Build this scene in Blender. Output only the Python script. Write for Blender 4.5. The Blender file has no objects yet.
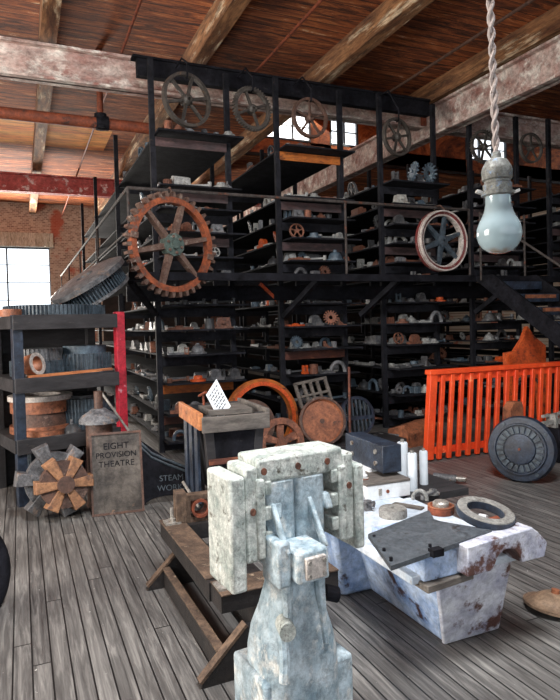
import bpy, bmesh, math, random
from mathutils import Vector, Matrix
R = math.radians
PI = math.pi
rnd = random.Random(7)
SC = bpy.context.scene
COL = SC.collection

# ------------------------------------------------------------------ camera
CX = Vector((0.91633719, -0.03411126, 0.39895185))   # world X in camera axes (right, down, forward)
CY = Vector((-0.39953867, -0.0122935, 0.91663391))
CZ = Vector((-0.02636302, -0.99934243, -0.02489376))
FPX, PPX, PPY = 596.5, 280.0, 338.0
CAM = Vector((0, 0, 1.65))
def ray(px, py):
    d = Vector((px - PPX, py - PPY, FPX))
    return Vector((d.dot(CX), d.dot(CY), d.dot(CZ)))
def at(px, py, x=None, y=None, z=None):
    d = ray(px, py)
    t = (x / d.x) if x is not None else (y / d.y) if y is not None else ((z - CAM.z) / d.z)
    return CAM + d * t
cam = bpy.data.cameras.new('camera')
cam.sensor_fit = 'HORIZONTAL'; cam.sensor_width = 36
cam.lens = FPX * 36 / 560
cam.shift_y = (PPY - 350) / 560
cam.clip_end = 200
co = bpy.data.objects.new('camera', cam); COL.objects.link(co)
right = Vector((CX[0], CY[0], CZ[0])); down = Vector((CX[1], CY[1], CZ[1])); fwd = Vector((CX[2], CY[2], CZ[2]))
m = Matrix.Identity(4)
for i in range(3):
    m[i][0] = right[i]; m[i][1] = -down[i]; m[i][2] = -fwd[i]; m[i][3] = CAM[i]
co.matrix_world = m
SC.camera = co
SC.view_settings.view_transform = 'Standard'; SC.view_settings.look = 'None'
SC.view_settings.gamma = 1; SC.view_settings.exposure = 0.3
SC.view_settings.use_curve_mapping = False

# ------------------------------------------------------------------ materials
def srgb(r, g, b):
    f = lambda c: (c / 255 / 12.92) if c / 255 <= .04045 else ((c / 255 + .055) / 1.055) ** 2.4
    return (f(r), f(g), f(b), 1)
def nt_new(name):
    mt = bpy.data.materials.new(name); mt.use_nodes = True
    nt = mt.node_tree
    return mt, nt, nt.nodes['Principled BSDF']
def N(nt, typ, **kw):
    n = nt.nodes.new(typ)
    for k, v in kw.items():
        if k in n.inputs: n.inputs[k].default_value = v
        else: setattr(n, k, v)
    return n
def ramp(nt, fac, stops):
    r = nt.nodes.new('ShaderNodeValToRGB')
    e = r.color_ramp.elements
    while len(e) < len(stops): e.new(.5)
    for el, (p, c) in zip(e, stops): el.position = p; el.color = c
    nt.links.new(fac, r.inputs[0]); return r
def mixc(nt, fac, a, b, mode='MIX'):
    x = nt.nodes.new('ShaderNodeMix'); x.data_type = 'RGBA'; x.blend_type = mode
    for s, v in ((x.inputs[0], fac), (x.inputs[6], a), (x.inputs[7], b)):
        if isinstance(v, (int, float)): s.default_value = v
        elif isinstance(v, tuple): s.default_value = v
        else: nt.links.new(v, s)
    return x.outputs[2]
def mat(name, a, b, spot=None, sc=6, spsc=9, thr=.58, rough=.6, metal=0, bump=.3, stretch=(1, 1, 1), vary=0, soft=.08, grime=.45):
    """two-tone mottled surface with optional third colour in worn patches"""
    mt, nt, p = nt_new(name)
    tc = N(nt, 'ShaderNodeTexCoord'); mp = N(nt, 'ShaderNodeMapping'); mp.inputs['Scale'].default_value = stretch
    nt.links.new(tc.outputs['Object'], mp.inputs[0])
    n1 = N(nt, 'ShaderNodeTexNoise', Scale=sc, Detail=8, Roughness=.65); nt.links.new(mp.outputs[0], n1.inputs['Vector'])
    c = ramp(nt, n1.outputs['Fac'], [(.35, srgb(*a)), (.65, srgb(*b))]).outputs[0]
    if spot:
        n2 = N(nt, 'ShaderNodeTexNoise', Scale=spsc, Detail=7, Roughness=.7); nt.links.new(mp.outputs[0], n2.inputs['Vector'])
        mk = ramp(nt, n2.outputs['Fac'], [(thr, (0, 0, 0, 1)), (thr + soft, (1, 1, 1, 1))]).outputs[0]
        c = mixc(nt, mk, c, srgb(*spot))
    if grime:
        n4 = N(nt, 'ShaderNodeTexNoise', Scale=sc * 3.1, Detail=9, Roughness=.8, Distortion=.3); nt.links.new(mp.outputs[0], n4.inputs['Vector'])
        lo, hi = 1 - grime * 1.3, 1 + grime * .45
        c = mixc(nt, 1.0, c, ramp(nt, n4.outputs['Fac'], [(.36, (lo, lo, lo, 1)), (.56, (1, 1, 1, 1)), (.7, (hi, hi, hi, 1))]).outputs[0], 'MULTIPLY')
    if vary:
        oi = N(nt, 'ShaderNodeObjectInfo'); hv = N(nt, 'ShaderNodeHueSaturation')
        mr = N(nt, 'ShaderNodeMapRange'); mr.inputs[3].default_value = 1 - vary; mr.inputs[4].default_value = 1 + vary
        nt.links.new(oi.outputs['Random'], mr.inputs[0]); nt.links.new(mr.outputs[0], hv.inputs['Value']); nt.links.new(c, hv.inputs['Color'])
        c = hv.outputs[0]
    nt.links.new(c, p.inputs['Base Color'])
    p.inputs['Roughness'].default_value = rough; p.inputs['Metallic'].default_value = metal
    if bump:
        n3 = N(nt, 'ShaderNodeTexNoise', Scale=sc * 4, Detail=6, Roughness=.7); nt.links.new(mp.outputs[0], n3.inputs['Vector'])
        bp = N(nt, 'ShaderNodeBump', Strength=bump, Distance=.02)
        nt.links.new(n3.outputs['Fac'], bp.inputs['Height']); nt.links.new(bp.outputs[0], p.inputs['Normal'])
    return mt
M = {}
M['rack'] = mat('rack_steel', (22, 23, 27), (44, 44, 50), (74, 64, 58), sc=5, thr=.64, rough=.62)
M['rack_rust'] = mat('rack_rust_board', (110, 58, 40), (60, 38, 34), (150, 90, 60), sc=7, rough=.7, stretch=(.4, 1, 1))
M['rack_orange'] = mat('rack_orange_board', (196, 112, 40), (150, 74, 26), (90, 50, 30), sc=7, rough=.7, stretch=(.4, 1, 1))
M['rack_dim'] = mat('rack_maroon_board', (84, 60, 60), (52, 44, 46), (100, 74, 70), sc=7, rough=.7, stretch=(.4, 1, 1))
M['iron'] = mat('iron_dark', (56, 57, 60), (112, 112, 114), (124, 106, 94), sc=14, rough=.42, vary=.5)
M['grey'] = mat('iron_grey', (120, 120, 118), (168, 168, 164), (90, 80, 72), sc=14, rough=.5, vary=.3)
M['rust'] = mat('iron_rust', (136, 84, 62), (92, 60, 48), (176, 120, 92), sc=14, rough=.7, vary=.35)
M['blue'] = mat('iron_bluegrey', (86, 104, 116), (56, 66, 78), (130, 146, 154), sc=14, rough=.45, vary=.3)
M['orange'] = mat('paint_orange', (224, 96, 36), (190, 70, 24), (110, 50, 30), sc=12, rough=.55)
M['pale'] = mat('iron_pale', (186, 186, 180), (150, 146, 138), (120, 90, 70), sc=14, rough=.55, vary=.2)
M['gearblue'] = mat('gear_steel_blue', (36, 44, 52), (82, 96, 106), (34, 34, 38), sc=9, rough=.42)
M['black'] = mat('black_paint', (16, 16, 20), (34, 34, 40), (60, 58, 60), sc=6, thr=.64, rough=.5)
M['navy'] = mat('navy_iron', (24, 30, 42), (50, 62, 80), (92, 104, 116), sc=8, thr=.64, rough=.42)
M['darkwood'] = mat('dark_timber', (26, 25, 28), (54, 51, 53), (92, 84, 78), sc=5, thr=.62, rough=.75, stretch=(.25, 1, 1))
M['greywood'] = mat('grey_timber', (120, 112, 104), (82, 76, 72), (62, 48, 40), sc=7, rough=.8, stretch=(.25, 1, 1))
M['timber'] = mat('roof_timber', (176, 126, 84), (96, 58, 36), (222, 200, 168), sc=6, spsc=5, thr=.55, rough=.85, stretch=(1, .16, 1), grime=.6)
M['newwood'] = mat('orange_plank', (206, 140, 88), (176, 100, 58), (120, 70, 44), sc=7, rough=.7, stretch=(.2, 1, 1))
M['pink'] = mat('peeling_pink_paint', (218, 200, 190), (156, 108, 98), (240, 234, 224), sc=4, spsc=5, thr=.5, rough=.75, stretch=(.6, 1, 1), soft=.14)
M['redpink'] = mat('peeling_red_paint', (204, 96, 88), (160, 60, 56), (226, 192, 186), sc=3, spsc=5, thr=.55, rough=.75)
M['pipe'] = mat('rusty_pipe', (150, 74, 44), (104, 52, 34), (62, 44, 40), sc=8, rough=.7)
M['gearorange'] = mat('rust_orange_gear', (178, 94, 56), (108, 60, 44), (104, 84, 76), sc=9, thr=.56, rough=.65)
M['spokerust'] = mat('worn_spoke', (120, 98, 86), (92, 64, 54), (150, 136, 124), sc=16, rough=.7)
M['hubgreen'] = mat('verdigris_hub', (92, 108, 100), (70, 84, 80), (120, 130, 120), sc=12, rough=.6)
M['rimred'] = mat('oxblood_rim', (120, 44, 40), (88, 34, 34), (150, 120, 112), sc=9, rough=.6)
M['rimwhite'] = mat('off_white_paint', (214, 206, 198), (176, 164, 156), (120, 70, 60), sc=10, thr=.66, rough=.6)
M['machine'] = mat('pale_green_grey_paint', (230, 232, 224), (152, 164, 158), (84, 78, 66), sc=13, spsc=20, thr=.57, rough=.5, bump=.5, soft=.1, grime=.4)
M['machine_blue'] = mat('pale_blue_grey_paint', (206, 220, 226), (126, 150, 162), (234, 234, 228), sc=7, spsc=9, thr=.52, rough=.42, bump=.45, soft=.12, grime=.4)
M['bench'] = mat('chipped_blue_white_paint', (206, 222, 244), (108, 140, 188), (66, 46, 44), sc=5, spsc=4.5, thr=.58, rough=.5, bump=.4, soft=.06, grime=.35)
M['bench_end'] = mat('chipped_white_paint', (232, 234, 240), (156, 158, 180), (92, 60, 52), sc=6, spsc=5, thr=.525, rough=.55, bump=.4, soft=.07, grime=.3)
M['benchtop'] = mat('worn_white_top', (222, 228, 234), (176, 192, 208), (140, 120, 104), sc=5, spsc=6, thr=.62, rough=.5, grime=.25)
M['white'] = mat('white_paint', (236, 238, 238), (222, 224, 226), (150, 120, 108), sc=5, spsc=9, thr=.72, rough=.5, bump=.1, grime=.1)
M['canister'] = mat('canister_white', (216, 222, 226), (190, 200, 208), None, sc=4, rough=.4, bump=.05, grime=0)
M['plate'] = mat('dark_slate_steel', (66, 72, 78), (88, 94, 100), (52, 50, 50), sc=10, rough=.4, bump=.2)
M['redorange'] = mat('red_orange_paint', (248, 92, 44), (228, 68, 32), (255, 140, 92), sc=4, spsc=6, thr=.6, rough=.4, bump=.1, grime=.15)
M['redpost'] = mat('faded_red_paint', (196, 40, 58), (160, 30, 48), (200, 140, 150), sc=8, thr=.62, rough=.5)
M['copper'] = mat('copper_rust', (176, 110, 76), (116, 70, 50), (82, 58, 48), sc=7, rough=.55)
M['gold'] = mat('bronzed_cog', (176, 128, 90), (132, 92, 66), (96, 74, 62), sc=10, rough=.55)
M['brown'] = mat('brown_iron', (104, 74, 60), (70, 52, 46), (130, 104, 90), sc=9, rough=.6)
M['plaque'] = mat('bronze_plaque', (112, 104, 96), (62, 56, 52), (140, 106, 84), sc=4, thr=.64, rough=.42, metal=.3)
M['sledtop'] = mat('rusted_channel', (112, 90, 72), (58, 44, 36), (150, 130, 108), sc=9, thr=.6, rough=.75)
M['sleddark'] = mat('dark_channel', (22, 21, 22), (46, 40, 38), (92, 70, 56), sc=6, thr=.66, rough=.6)
M['steel'] = mat('bare_steel', (196, 192, 184), (160, 154, 146), (120, 100, 84), sc=20, rough=.35, metal=.5, bump=.1)
M['rail'] = mat('rail_tube', (84, 78, 76), (58, 54, 52), (110, 70, 56), sc=9, rough=.6)
M['ochre'] = mat('ochre_rust_panel', (232, 104, 44), (170, 64, 28), (70, 42, 34), sc=5, spsc=5, thr=.58, rough=.7)
M['paper'] = mat('paper_white', (236, 240, 244), (222, 228, 234), None, sc=3, rough=.8, bump=0, grime=0)
M['ink'] = mat('print_ink', (70, 74, 84), (60, 64, 72), None, rough=.8, bump=0, grime=0)
M['cord'] = mat('cloth_cord', (196, 184, 178), (150, 138, 134), (110, 96, 92), sc=60, spsc=70, rough=.8, bump=.3, grime=0)
M['socket'] = mat('aged_socket', (150, 152, 146), (96, 96, 92), (120, 144, 170), sc=60, spsc=70, thr=.56, rough=.5, metal=.3)
M['yellow'] = mat('sunlit_strip_yellow', (246, 176, 84), (220, 120, 48), (150, 84, 44), sc=3, rough=.8, stretch=(.2, 1, 1))  # bright tone for the strip of sunlight on the roof boards
M['darkwheel'] = mat('dark_old_iron', (48, 44, 41), (84, 78, 72), (108, 84, 66), sc=12, thr=.6, rough=.55)
M['lintel'] = mat('peeling_lintel', (212, 210, 196), (168, 164, 146), (120, 104, 90), sc=5, stretch=(2, 1, .4), rough=.8)
M['lid'] = mat('tan_lid', (150, 124, 100), (112, 92, 76), (84, 60, 48), sc=7, rough=.5)
M['stone'] = mat('grey_grinding_stone', (150, 148, 142), (122, 120, 116), (96, 88, 80), sc=18, rough=.8)

def floor_mat():
    mt, nt, p = nt_new('weathered_floor_boards')
    tc = N(nt, 'ShaderNodeTexCoord'); sx = N(nt, 'ShaderNodeSeparateXYZ'); nt.links.new(tc.outputs['Object'], sx.inputs[0])
    def math_(op, a, b=None):
        n = N(nt, 'ShaderNodeMath', operation=op)
        for i, v in enumerate((a, b)):
            if v is None: continue
            if isinstance(v, (int, float)): n.inputs[i].default_value = v
            else: nt.links.new(v, n.inputs[i])
        return n.outputs[0]
    u = math_('DIVIDE', sx.outputs[0], .088)
    idx = math_('FLOOR', u); fr = math_('FRACT', u)
    wn = N(nt, 'ShaderNodeTexWhiteNoise', noise_dimensions='1D'); nt.links.new(idx, wn.inputs['W'])
    # butt joints
    v = math_('ADD', math_('DIVIDE', sx.outputs[1], 4.2), math_('MULTIPLY', wn.outputs['Value'], 7.3))
    vf = math_('FRACT', v)
    gap = math_('MAXIMUM', math_('GREATER_THAN', math_('ABSOLUTE', math_('SUBTRACT', fr, .5)), .455), math_('LESS_THAN', vf, .002))
    wn2 = N(nt, 'ShaderNodeTexWhiteNoise', noise_dimensions='2D')
    cb = N(nt, 'ShaderNodeCombineXYZ'); nt.links.new(idx, cb.inputs[0]); nt.links.new(math_('FLOOR', v), cb.inputs[1]); nt.links.new(cb.outputs[0], wn2.inputs['Vector'])
    mp = N(nt, 'ShaderNodeMapping'); mp.inputs['Scale'].default_value = (26, 1.6, 1); nt.links.new(tc.outputs['Object'], mp.inputs[0])
    ad = N(nt, 'ShaderNodeVectorMath', operation='ADD'); nt.links.new(mp.outputs[0], ad.inputs[0]); nt.links.new(wn2.outputs['Color'], ad.inputs[1])
    g = N(nt, 'ShaderNodeTexNoise', Scale=1.4, Detail=9, Roughness=.7, Distortion=.6); nt.links.new(ad.outputs[0], g.inputs['Vector'])
    c = ramp(nt, g.outputs['Fac'], [(.32, srgb(42, 40, 40)), (.5, srgb(94, 92, 90)), (.7, srgb(152, 149, 144))]).outputs[0]
    c = mixc(nt, .14, c, mixc(nt, wn2.outputs['Value'], srgb(84, 80, 78), srgb(170, 166, 160)))
    big = N(nt, 'ShaderNodeTexNoise', Scale=.9, Detail=4); nt.links.new(tc.outputs['Object'], big.inputs['Vector'])
    c = mixc(nt, ramp(nt, big.outputs['Fac'], [(.38, (.35, .35, .35, 1)), (.6, (0, 0, 0, 1))]).outputs[0], c, srgb(52, 48, 46))
    sp = N(nt, 'ShaderNodeTexNoise', Scale=42, Detail=2); nt.links.new(tc.outputs['Object'], sp.inputs['Vector'])
    c = mixc(nt, ramp(nt, sp.outputs['Fac'], [(.73, (0, 0, 0, 1)), (.76, (.8, .8, .8, 1))]).outputs[0], c, srgb(200, 198, 192))
    c = mixc(nt, gap, c, srgb(16, 15, 15))
    nt.links.new(c, p.inputs['Base Color'])
    p.inputs['Roughness'].default_value = .5
    h = math_('SUBTRACT', g.outputs['Fac'], math_('MULTIPLY', gap, 1.5))
    bp = N(nt, 'ShaderNodeBump', Strength=.5, Distance=.006); nt.links.new(h, bp.inputs['Height']); nt.links.new(bp.outputs[0], p.inputs['Normal'])
    return mt
def ceil_mat():
    mt, nt, p = nt_new('roof_boards')
    tc = N(nt, 'ShaderNodeTexCoord'); sx = N(nt, 'ShaderNodeSeparateXYZ'); nt.links.new(tc.outputs['Object'], sx.inputs[0])
    u = N(nt, 'ShaderNodeMath', operation='DIVIDE'); u.inputs[1].default_value = .17; nt.links.new(sx.outputs[1], u.inputs[0])
    fl = N(nt, 'ShaderNodeMath', operation='FLOOR'); nt.links.new(u.outputs[0], fl.inputs[0])
    fr = N(nt, 'ShaderNodeMath', operation='FRACT'); nt.links.new(u.outputs[0], fr.inputs[0])
    gp = N(nt, 'ShaderNodeMath', operation='LESS_THAN'); gp.inputs[1].default_value = .07; nt.links.new(fr.outputs[0], gp.inputs[0])
    wn = N(nt, 'ShaderNodeTexWhiteNoise', noise_dimensions='1D'); nt.links.new(fl.outputs[0], wn.inputs['W'])
    mp = N(nt, 'ShaderNodeMapping'); mp.inputs['Scale'].default_value = (.8, 5.2, 1); nt.links.new(tc.outputs['Object'], mp.inputs[0])
    ad = N(nt, 'ShaderNodeVectorMath', operation='ADD'); nt.links.new(mp.outputs[0], ad.inputs[0]); nt.links.new(wn.outputs['Color'], ad.inputs[1])
    g = N(nt, 'ShaderNodeTexNoise', Scale=1.5, Detail=10, Roughness=.78, Distortion=.7); nt.links.new(ad.outputs[0], g.inputs['Vector'])
    c = ramp(nt, g.outputs['Fac'], [(.4, srgb(26, 13, 8)), (.48, srgb(112, 56, 28)), (.56, srgb(178, 98, 48)), (.61, srgb(196, 124, 72)), (.66, srgb(246, 220, 182))]).outputs[0]
    c = mixc(nt, .22, c, mixc(nt, wn.outputs['Value'], srgb(70, 36, 20), srgb(190, 104, 52)))
    c = mixc(nt, gp.outputs[0], c, srgb(20, 12, 10))
    nt.links.new(c, p.inputs['Base Color']); p.inputs['Roughness'].default_value = .85
    bp = N(nt, 'ShaderNodeBump', Strength=.6, Distance=.02); nt.links.new(g.outputs['Fac'], bp.inputs['Height']); nt.links.new(bp.outputs[0], p.inputs['Normal'])
    return mt
def brick_mat():
    mt, nt, p = nt_new('old_brick')
    tc = N(nt, 'ShaderNodeTexCoord')
    mp = N(nt, 'ShaderNodeMapping'); mp.inputs['Rotation'].default_value = (R(90), 0, 0); nt.links.new(tc.outputs['Object'], mp.inputs[0])
    b = N(nt, 'ShaderNodeTexBrick', Scale=4.5); b.inputs['Color1'].default_value = srgb(186, 168, 150); b.inputs['Color2'].default_value = srgb(130, 108, 96); b.inputs['Mortar'].default_value = srgb(190, 178, 164)
    b.inputs['Mortar Size'].default_value = .03
    nt.links.new(mp.outputs[0], b.inputs['Vector'])
    n = N(nt, 'ShaderNodeTexNoise', Scale=1.2, Detail=6); nt.links.new(tc.outputs['Object'], n.inputs['Vector'])
    c = mixc(nt, ramp(nt, n.outputs['Fac'], [(.58, (0, 0, 0, 1)), (.64, (.8, .8, .8, 1))]).outputs[0], b.outputs[0], srgb(170, 76, 50))
    nt.links.new(c, p.inputs['Base Color']); p.inputs['Roughness'].default_value = .9
    return mt
def pane_mat():
    mt, nt, p = nt_new('frosted_window_glass')
    tr = N(nt, 'ShaderNodeBsdfTransparent'); tl = N(nt, 'ShaderNodeBsdfTranslucent'); tl.inputs[0].default_value = (.95, .97, 1, 1)
    mx = N(nt, 'ShaderNodeMixShader'); mx.inputs[0].default_value = .25
    nt.links.new(tr.outputs[0], mx.inputs[1]); nt.links.new(tl.outputs[0], mx.inputs[2])
    nt.links.new(mx.outputs[0], nt.nodes['Material Output'].inputs[0]); return mt
def bulb_mat():
    mt, nt, p = nt_new('frosted_bulb_glass')
    p.inputs['Base Color'].default_value = srgb(176, 212, 222); p.inputs['Roughness'].default_value = .16
    p.inputs['Transmission Weight'].default_value = .25; p.inputs['IOR'].default_value = 1.45
    p.inputs['Coat Weight'].default_value = .6; p.inputs['Coat Roughness'].default_value = .04
    tc = N(nt, 'ShaderNodeTexCoord'); sx = N(nt, 'ShaderNodeSeparateXYZ'); nt.links.new(tc.outputs['Object'], sx.inputs[0])
    n = N(nt, 'ShaderNodeTexNoise', Scale=40, Detail=5); nt.links.new(tc.outputs['Object'], n.inputs['Vector'])
    ad = N(nt, 'ShaderNodeMath', operation='MULTIPLY_ADD'); ad.inputs[1].default_value = .03; nt.links.new(n.outputs['Fac'], ad.inputs[0]); nt.links.new(sx.outputs[2], ad.inputs[2])
    c = mixc(nt, ramp(nt, ad.outputs[0], [(.015, (.8, .8, .8, 1)), (.026, (0, 0, 0, 1))]).outputs[0], srgb(166, 188, 195), srgb(150, 112, 70))
    nt.links.new(c, p.inputs['Base Color']); return mt
M['wall_shade'] = mat('shaded_wall', (30, 26, 25), (52, 44, 40), None, sc=2, rough=.9)  # dark tone paints the shade on the wall behind the racks
for k_ in ('rack', 'rail', 'black'): M[k_].node_tree.nodes['Principled BSDF'].inputs['Specular IOR Level'].default_value = .12; M[k_].node_tree.nodes['Principled BSDF'].inputs['Roughness'].default_value = .8
M['floor'] = floor_mat(); M['ceil'] = ceil_mat(); M['brick'] = brick_mat(); M['pane'] = pane_mat(); M['bulb'] = bulb_mat()

# ------------------------------------------------------------------ mesh builder
class MB:
    def __init__(s): s.v = []; s.f = []
    def add(s, vs, fs, T=None):
        o = len(s.v)
        for p in vs:
            p = Vector(p); s.v.append(T @ p if T else p)
        s.f += [tuple(i + o for i in q) for q in fs]
        return s
    def box(s, x0, x1, y0, y1, z0, z1, T=None):
        return s.hexa([(x0, y0), (x1, y0), (x1, y1), (x0, y1)], z0, [(x0, y0), (x1, y0), (x1, y1), (x0, y1)], z1, T)
    def hexa(s, b, z0, t, z1, T=None):
        vs = [(x, y, z0) for x, y in b] + [(x, y, z1) for x, y in t]
        return s.add(vs, [(3, 2, 1, 0), (4, 5, 6, 7), (0, 1, 5, 4), (1, 2, 6, 5), (2, 3, 7, 6), (3, 0, 4, 7)], T)
    def bar(s, p0, p1, w, h, up=(0, 0, 1)):
        p0 = Vector(p0); p1 = Vector(p1); d = (p1 - p0); L = d.length; d.normalize()
        u = Vector(up)
        if abs(d.dot(u)) > .98: u = Vector((0, 1, 0))
        a = d.cross(u).normalized(); b = a.cross(d).normalized()
        T = Matrix((( d.x, a.x, b.x, p0.x), (d.y, a.y, b.y, p0.y), (d.z, a.z, b.z, p0.z), (0, 0, 0, 1)))
        return s.box(0, L, -w / 2, w / 2, -h / 2, h / 2, T)
    def cyl(s, p0, p1, r, r1=None, n=14):
        p0 = Vector(p0); p1 = Vector(p1); r1 = r if r1 is None else r1
        d = (p1 - p0).normalized(); u = Vector((0, 0, 1)) if abs(d.z) < .95 else Vector((1, 0, 0))
        a = d.cross(u).normalized(); b = d.cross(a)
        vs = [p0 + (a * math.cos(2 * PI * i / n) + b * math.sin(2 * PI * i / n)) * r for i in range(n)] + [p1 + (a * math.cos(2 * PI * i / n) + b * math.sin(2 * PI * i / n)) * r1 for i in range(n)]
        fs = [(i, (i + 1) % n, n + (i + 1) % n, n + i) for i in range(n)] + [tuple(range(n - 1, -1, -1)), tuple(range(n, 2 * n))]
        return s.add(vs, fs)
    def lathe(s, prof, n=24, T=None, closed=False, arc=2 * PI):
        vs = []; fs = []; k = len(prof); full = arc > 6.28; rows = n if full else n + 1
        for i in range(rows):
            a = arc * i / n
            vs += [(r * math.cos(a), r * math.sin(a), z) for r, z in prof]
        for i in range(n):
            j = (i + 1) % rows
            for q in range(k if closed else k - 1):
                q2 = (q + 1) % k
                fs.append((i * k + q, j * k + q, j * k + q2, i * k + q2))
        return s.add(vs, fs, T)
    def prism(s, poly, z0, z1, T=None, taper=1):
        n = len(poly)
        vs = [(x, y, z0) for x, y in poly] + [(x * taper, y * taper, z1) for x, y in poly]
        return s.add(vs, [tuple(range(n - 1, -1, -1)), tuple(range(n, 2 * n))] + [(i, (i + 1) % n, n + (i + 1) % n, n + i) for i in range(n)], T)
    def ring(s, outer, inner, z0, z1, T=None):
        n = len(outer)
        vs = [(x, y, z) for z in (z0, z1) for lp in (outer, inner) for x, y in lp]
        fs = []
        for i in range(n):
            j = (i + 1) % n
            fs += [(i, j, 2 * n + j, 2 * n + i), (n + j, n + i, 3 * n + i, 3 * n + j), (j, i, n + i, n + j), (2 * n + i, 2 * n + j, 3 * n + j, 3 * n + i)]
        return s.add(vs, fs, T)
    def gear(s, ro, ri, z0, z1, teeth, h, T=None, fill=.5, tip=.75):
        o = []; inn = []
        for i in range(teeth):
            a0 = 2 * PI * i / teeth; w = 2 * PI / teeth
            for da, r in ((0, ro - h), (w * (1 - fill), ro - h), (w * (1 - fill) + w * fill * (1 - tip) / 2, ro), (w * (1 - fill) + w * fill * (1 + tip) / 2, ro)):
                o.append((r * math.cos(a0 + da), r * math.sin(a0 + da))); inn.append((ri * math.cos(a0 + da), ri * math.sin(a0 + da)))
        return s.ring(o, inn, z0, z1, T)
    def tube(s, pts, r, n=8, r1=None):
        pts = [Vector(p) for p in pts]; vs = []; fs = []
        pa = None
        for i, p in enumerate(pts):
            d = (pts[min(i + 1, len(pts) - 1)] - pts[max(i - 1, 0)]).normalized()
            if pa is None:
                u = Vector((0, 0, 1)) if abs(d.z) < .9 else Vector((1, 0, 0)); a = d.cross(u).normalized()
            else: a = (pa - d * pa.dot(d)).normalized()
            pa = a; b = d.cross(a); rr = r if r1 is None else r + (r1 - r) * i / (len(pts) - 1)
            vs += [p + (a * math.cos(2 * PI * k / n) + b * math.sin(2 * PI * k / n)) * rr for k in range(n)]
        for i in range(len(pts) - 1):
            fs += [(i * n + k, i * n + (k + 1) % n, (i + 1) * n + (k + 1) % n, (i + 1) * n + k) for k in range(n)]
        fs += [tuple(range(n - 1, -1, -1)), tuple(range((len(pts) - 1) * n, len(pts) * n))]
        return s.add(vs, fs)
    def loft(s, rows, T=None):
        """rows: equal-length closed loops of 3-D points"""
        n = len(rows[0]); vs = [p for r in rows for p in r]; fs = [tuple(range(n - 1, -1, -1)), tuple(range((len(rows) - 1) * n, len(rows) * n))]
        for i in range(len(rows) - 1):
            fs += [(i * n + k, i * n + (k + 1) % n, (i + 1) * n + (k + 1) % n, (i + 1) * n + k) for k in range(n)]
        return s.add(vs, fs, T)
    def mesh(s, name, mt, smooth=35):
        bm = bmesh.new()
        bv = [bm.verts.new(p) for p in s.v]
        for q in s.f:
            try: bm.faces.new([bv[i] for i in q])
            except ValueError: pass
        bmesh.ops.remove_doubles(bm, verts=bm.verts, dist=1e-5)
        bmesh.ops.recalc_face_normals(bm, faces=bm.faces)
        me = bpy.data.meshes.new(name); bm.to_mesh(me); bm.free()
        me.materials.append(M[mt] if isinstance(mt, str) else mt)
        if smooth:
            me.shade_smooth(); me.set_sharp_from_angle(angle=R(smooth))
        return me
    def build(s, name, mt, parent=None, bevel=0, smooth=35, loc=None, rot=None):
        o = bpy.data.objects.new(name, s.mesh(name, mt, smooth)); COL.objects.link(o)
        if parent: o.parent = parent
        if loc is not None: o.location = loc
        if rot is not None: o.rotation_euler = rot
        if bevel:
            b = o.modifiers.new('bevel', 'BEVEL'); b.width = bevel; b.segments = 2; b.limit_method = 'ANGLE'; b.angle_limit = R(40)
        return o
def tag(o, label=None, cat=None, group=None, kind=None):
    if label: o['label'] = label
    if cat: o['category'] = cat
    if group: o['group'] = group
    if kind: o['kind'] = kind
    return o
def thing(name, label, cat, loc=(0, 0, 0), rot=(0, 0, 0), group=None, mtx=None):
    o = bpy.data.objects.new(name, None); COL.objects.link(o); o.empty_display_size = .1
    if mtx is not None: o.matrix_world = mtx
    else: o.location = loc; o.rotation_euler = rot
    return tag(o, label, cat, group)
def struct(mb, name, mt, bevel=0):
    return tag(mb.build(name, mt, bevel=bevel), kind='structure')
def circ(r, n=24, cx=0, cy=0, a0=0, a1=2 * PI):
    full = abs(a1 - a0) > 6.28
    return [(cx + r * math.cos(a0 + (a1 - a0) * i / (n if full else n - 1)), cy + r * math.sin(a0 + (a1 - a0) * i / (n if full else n - 1))) for i in range(n)]
def rrect(hx, hy, c, n=4, cx=0, cy=0):
    o = []
    for sx, sy, a in ((1, 1, 0), (-1, 1, 90), (-1, -1, 180), (1, -1, 270)):
        o += [(cx + sx * (hx - c) + c * math.cos(R(a + 90 * i / n)), cy + sy * (hy - c) + c * math.sin(R(a + 90 * i / n))) for i in range(n + 1)]
    return o
def frame(o, xa, za):
    """matrix with local x along xa and local z along za (made orthogonal), origin o"""
    z = Vector(za).normalized(); x = Vector(xa); x = (x - z * x.dot(z)).normalized(); y = z.cross(x)
    return Matrix(((x.x, y.x, z.x, o[0]), (x.y, y.y, z.y, o[1]), (x.z, y.z, z.z, o[2]), (0, 0, 0, 1)))
RX90 = Matrix.Rotation(R(90), 4, 'X')     # local z axis -> world -y
ORD = 'first second third fourth fifth sixth seventh eighth ninth tenth eleventh twelfth thirteenth fourteenth fifteenth sixteenth seventeenth eighteenth nineteenth twentieth twenty-first twenty-second twenty-third twenty-fourth twenty-fifth twenty-sixth twenty-seventh twenty-eighth'.split()

# ------------------------------------------------------------------ the setting
struct(MB().box(-7, 17, -5, 21, -.1, 0), 'floor', 'floor')
CZH = 5.75
cm = MB()
cm.box(-7, 17, -5, 9.6, CZH, CZH + .08); cm.box(-7, 4.9, 9.6, 21, CZH, CZH + .08); cm.box(4.9, 17, 13.6, 21, CZH, CZH + .08); 
struct(cm, 'ceiling', 'ceil')
rm = MB(); rm.box(4.8, 17, 9.5, 13.8, 7.2, 7.28); rm.box(4.82, 4.9, 9.6, 13.6, CZH + .08, 7.2); rm.box(4.8, 17, 9.52, 9.6, CZH + .08, 7.2)
struct(rm, 'ceiling_monitor', 'ceil')
wb = MB(); wb.box(-7, -1.6, 21, 21.3, 0, CZH); wb.box(-1.6, .98, 21, 21.3, 4.33, CZH); wb.box(.98, 2.6, 21, 21.3, 0, CZH); wb.box(-1.6, .98, 21, 21.3, 0, .9)
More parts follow.
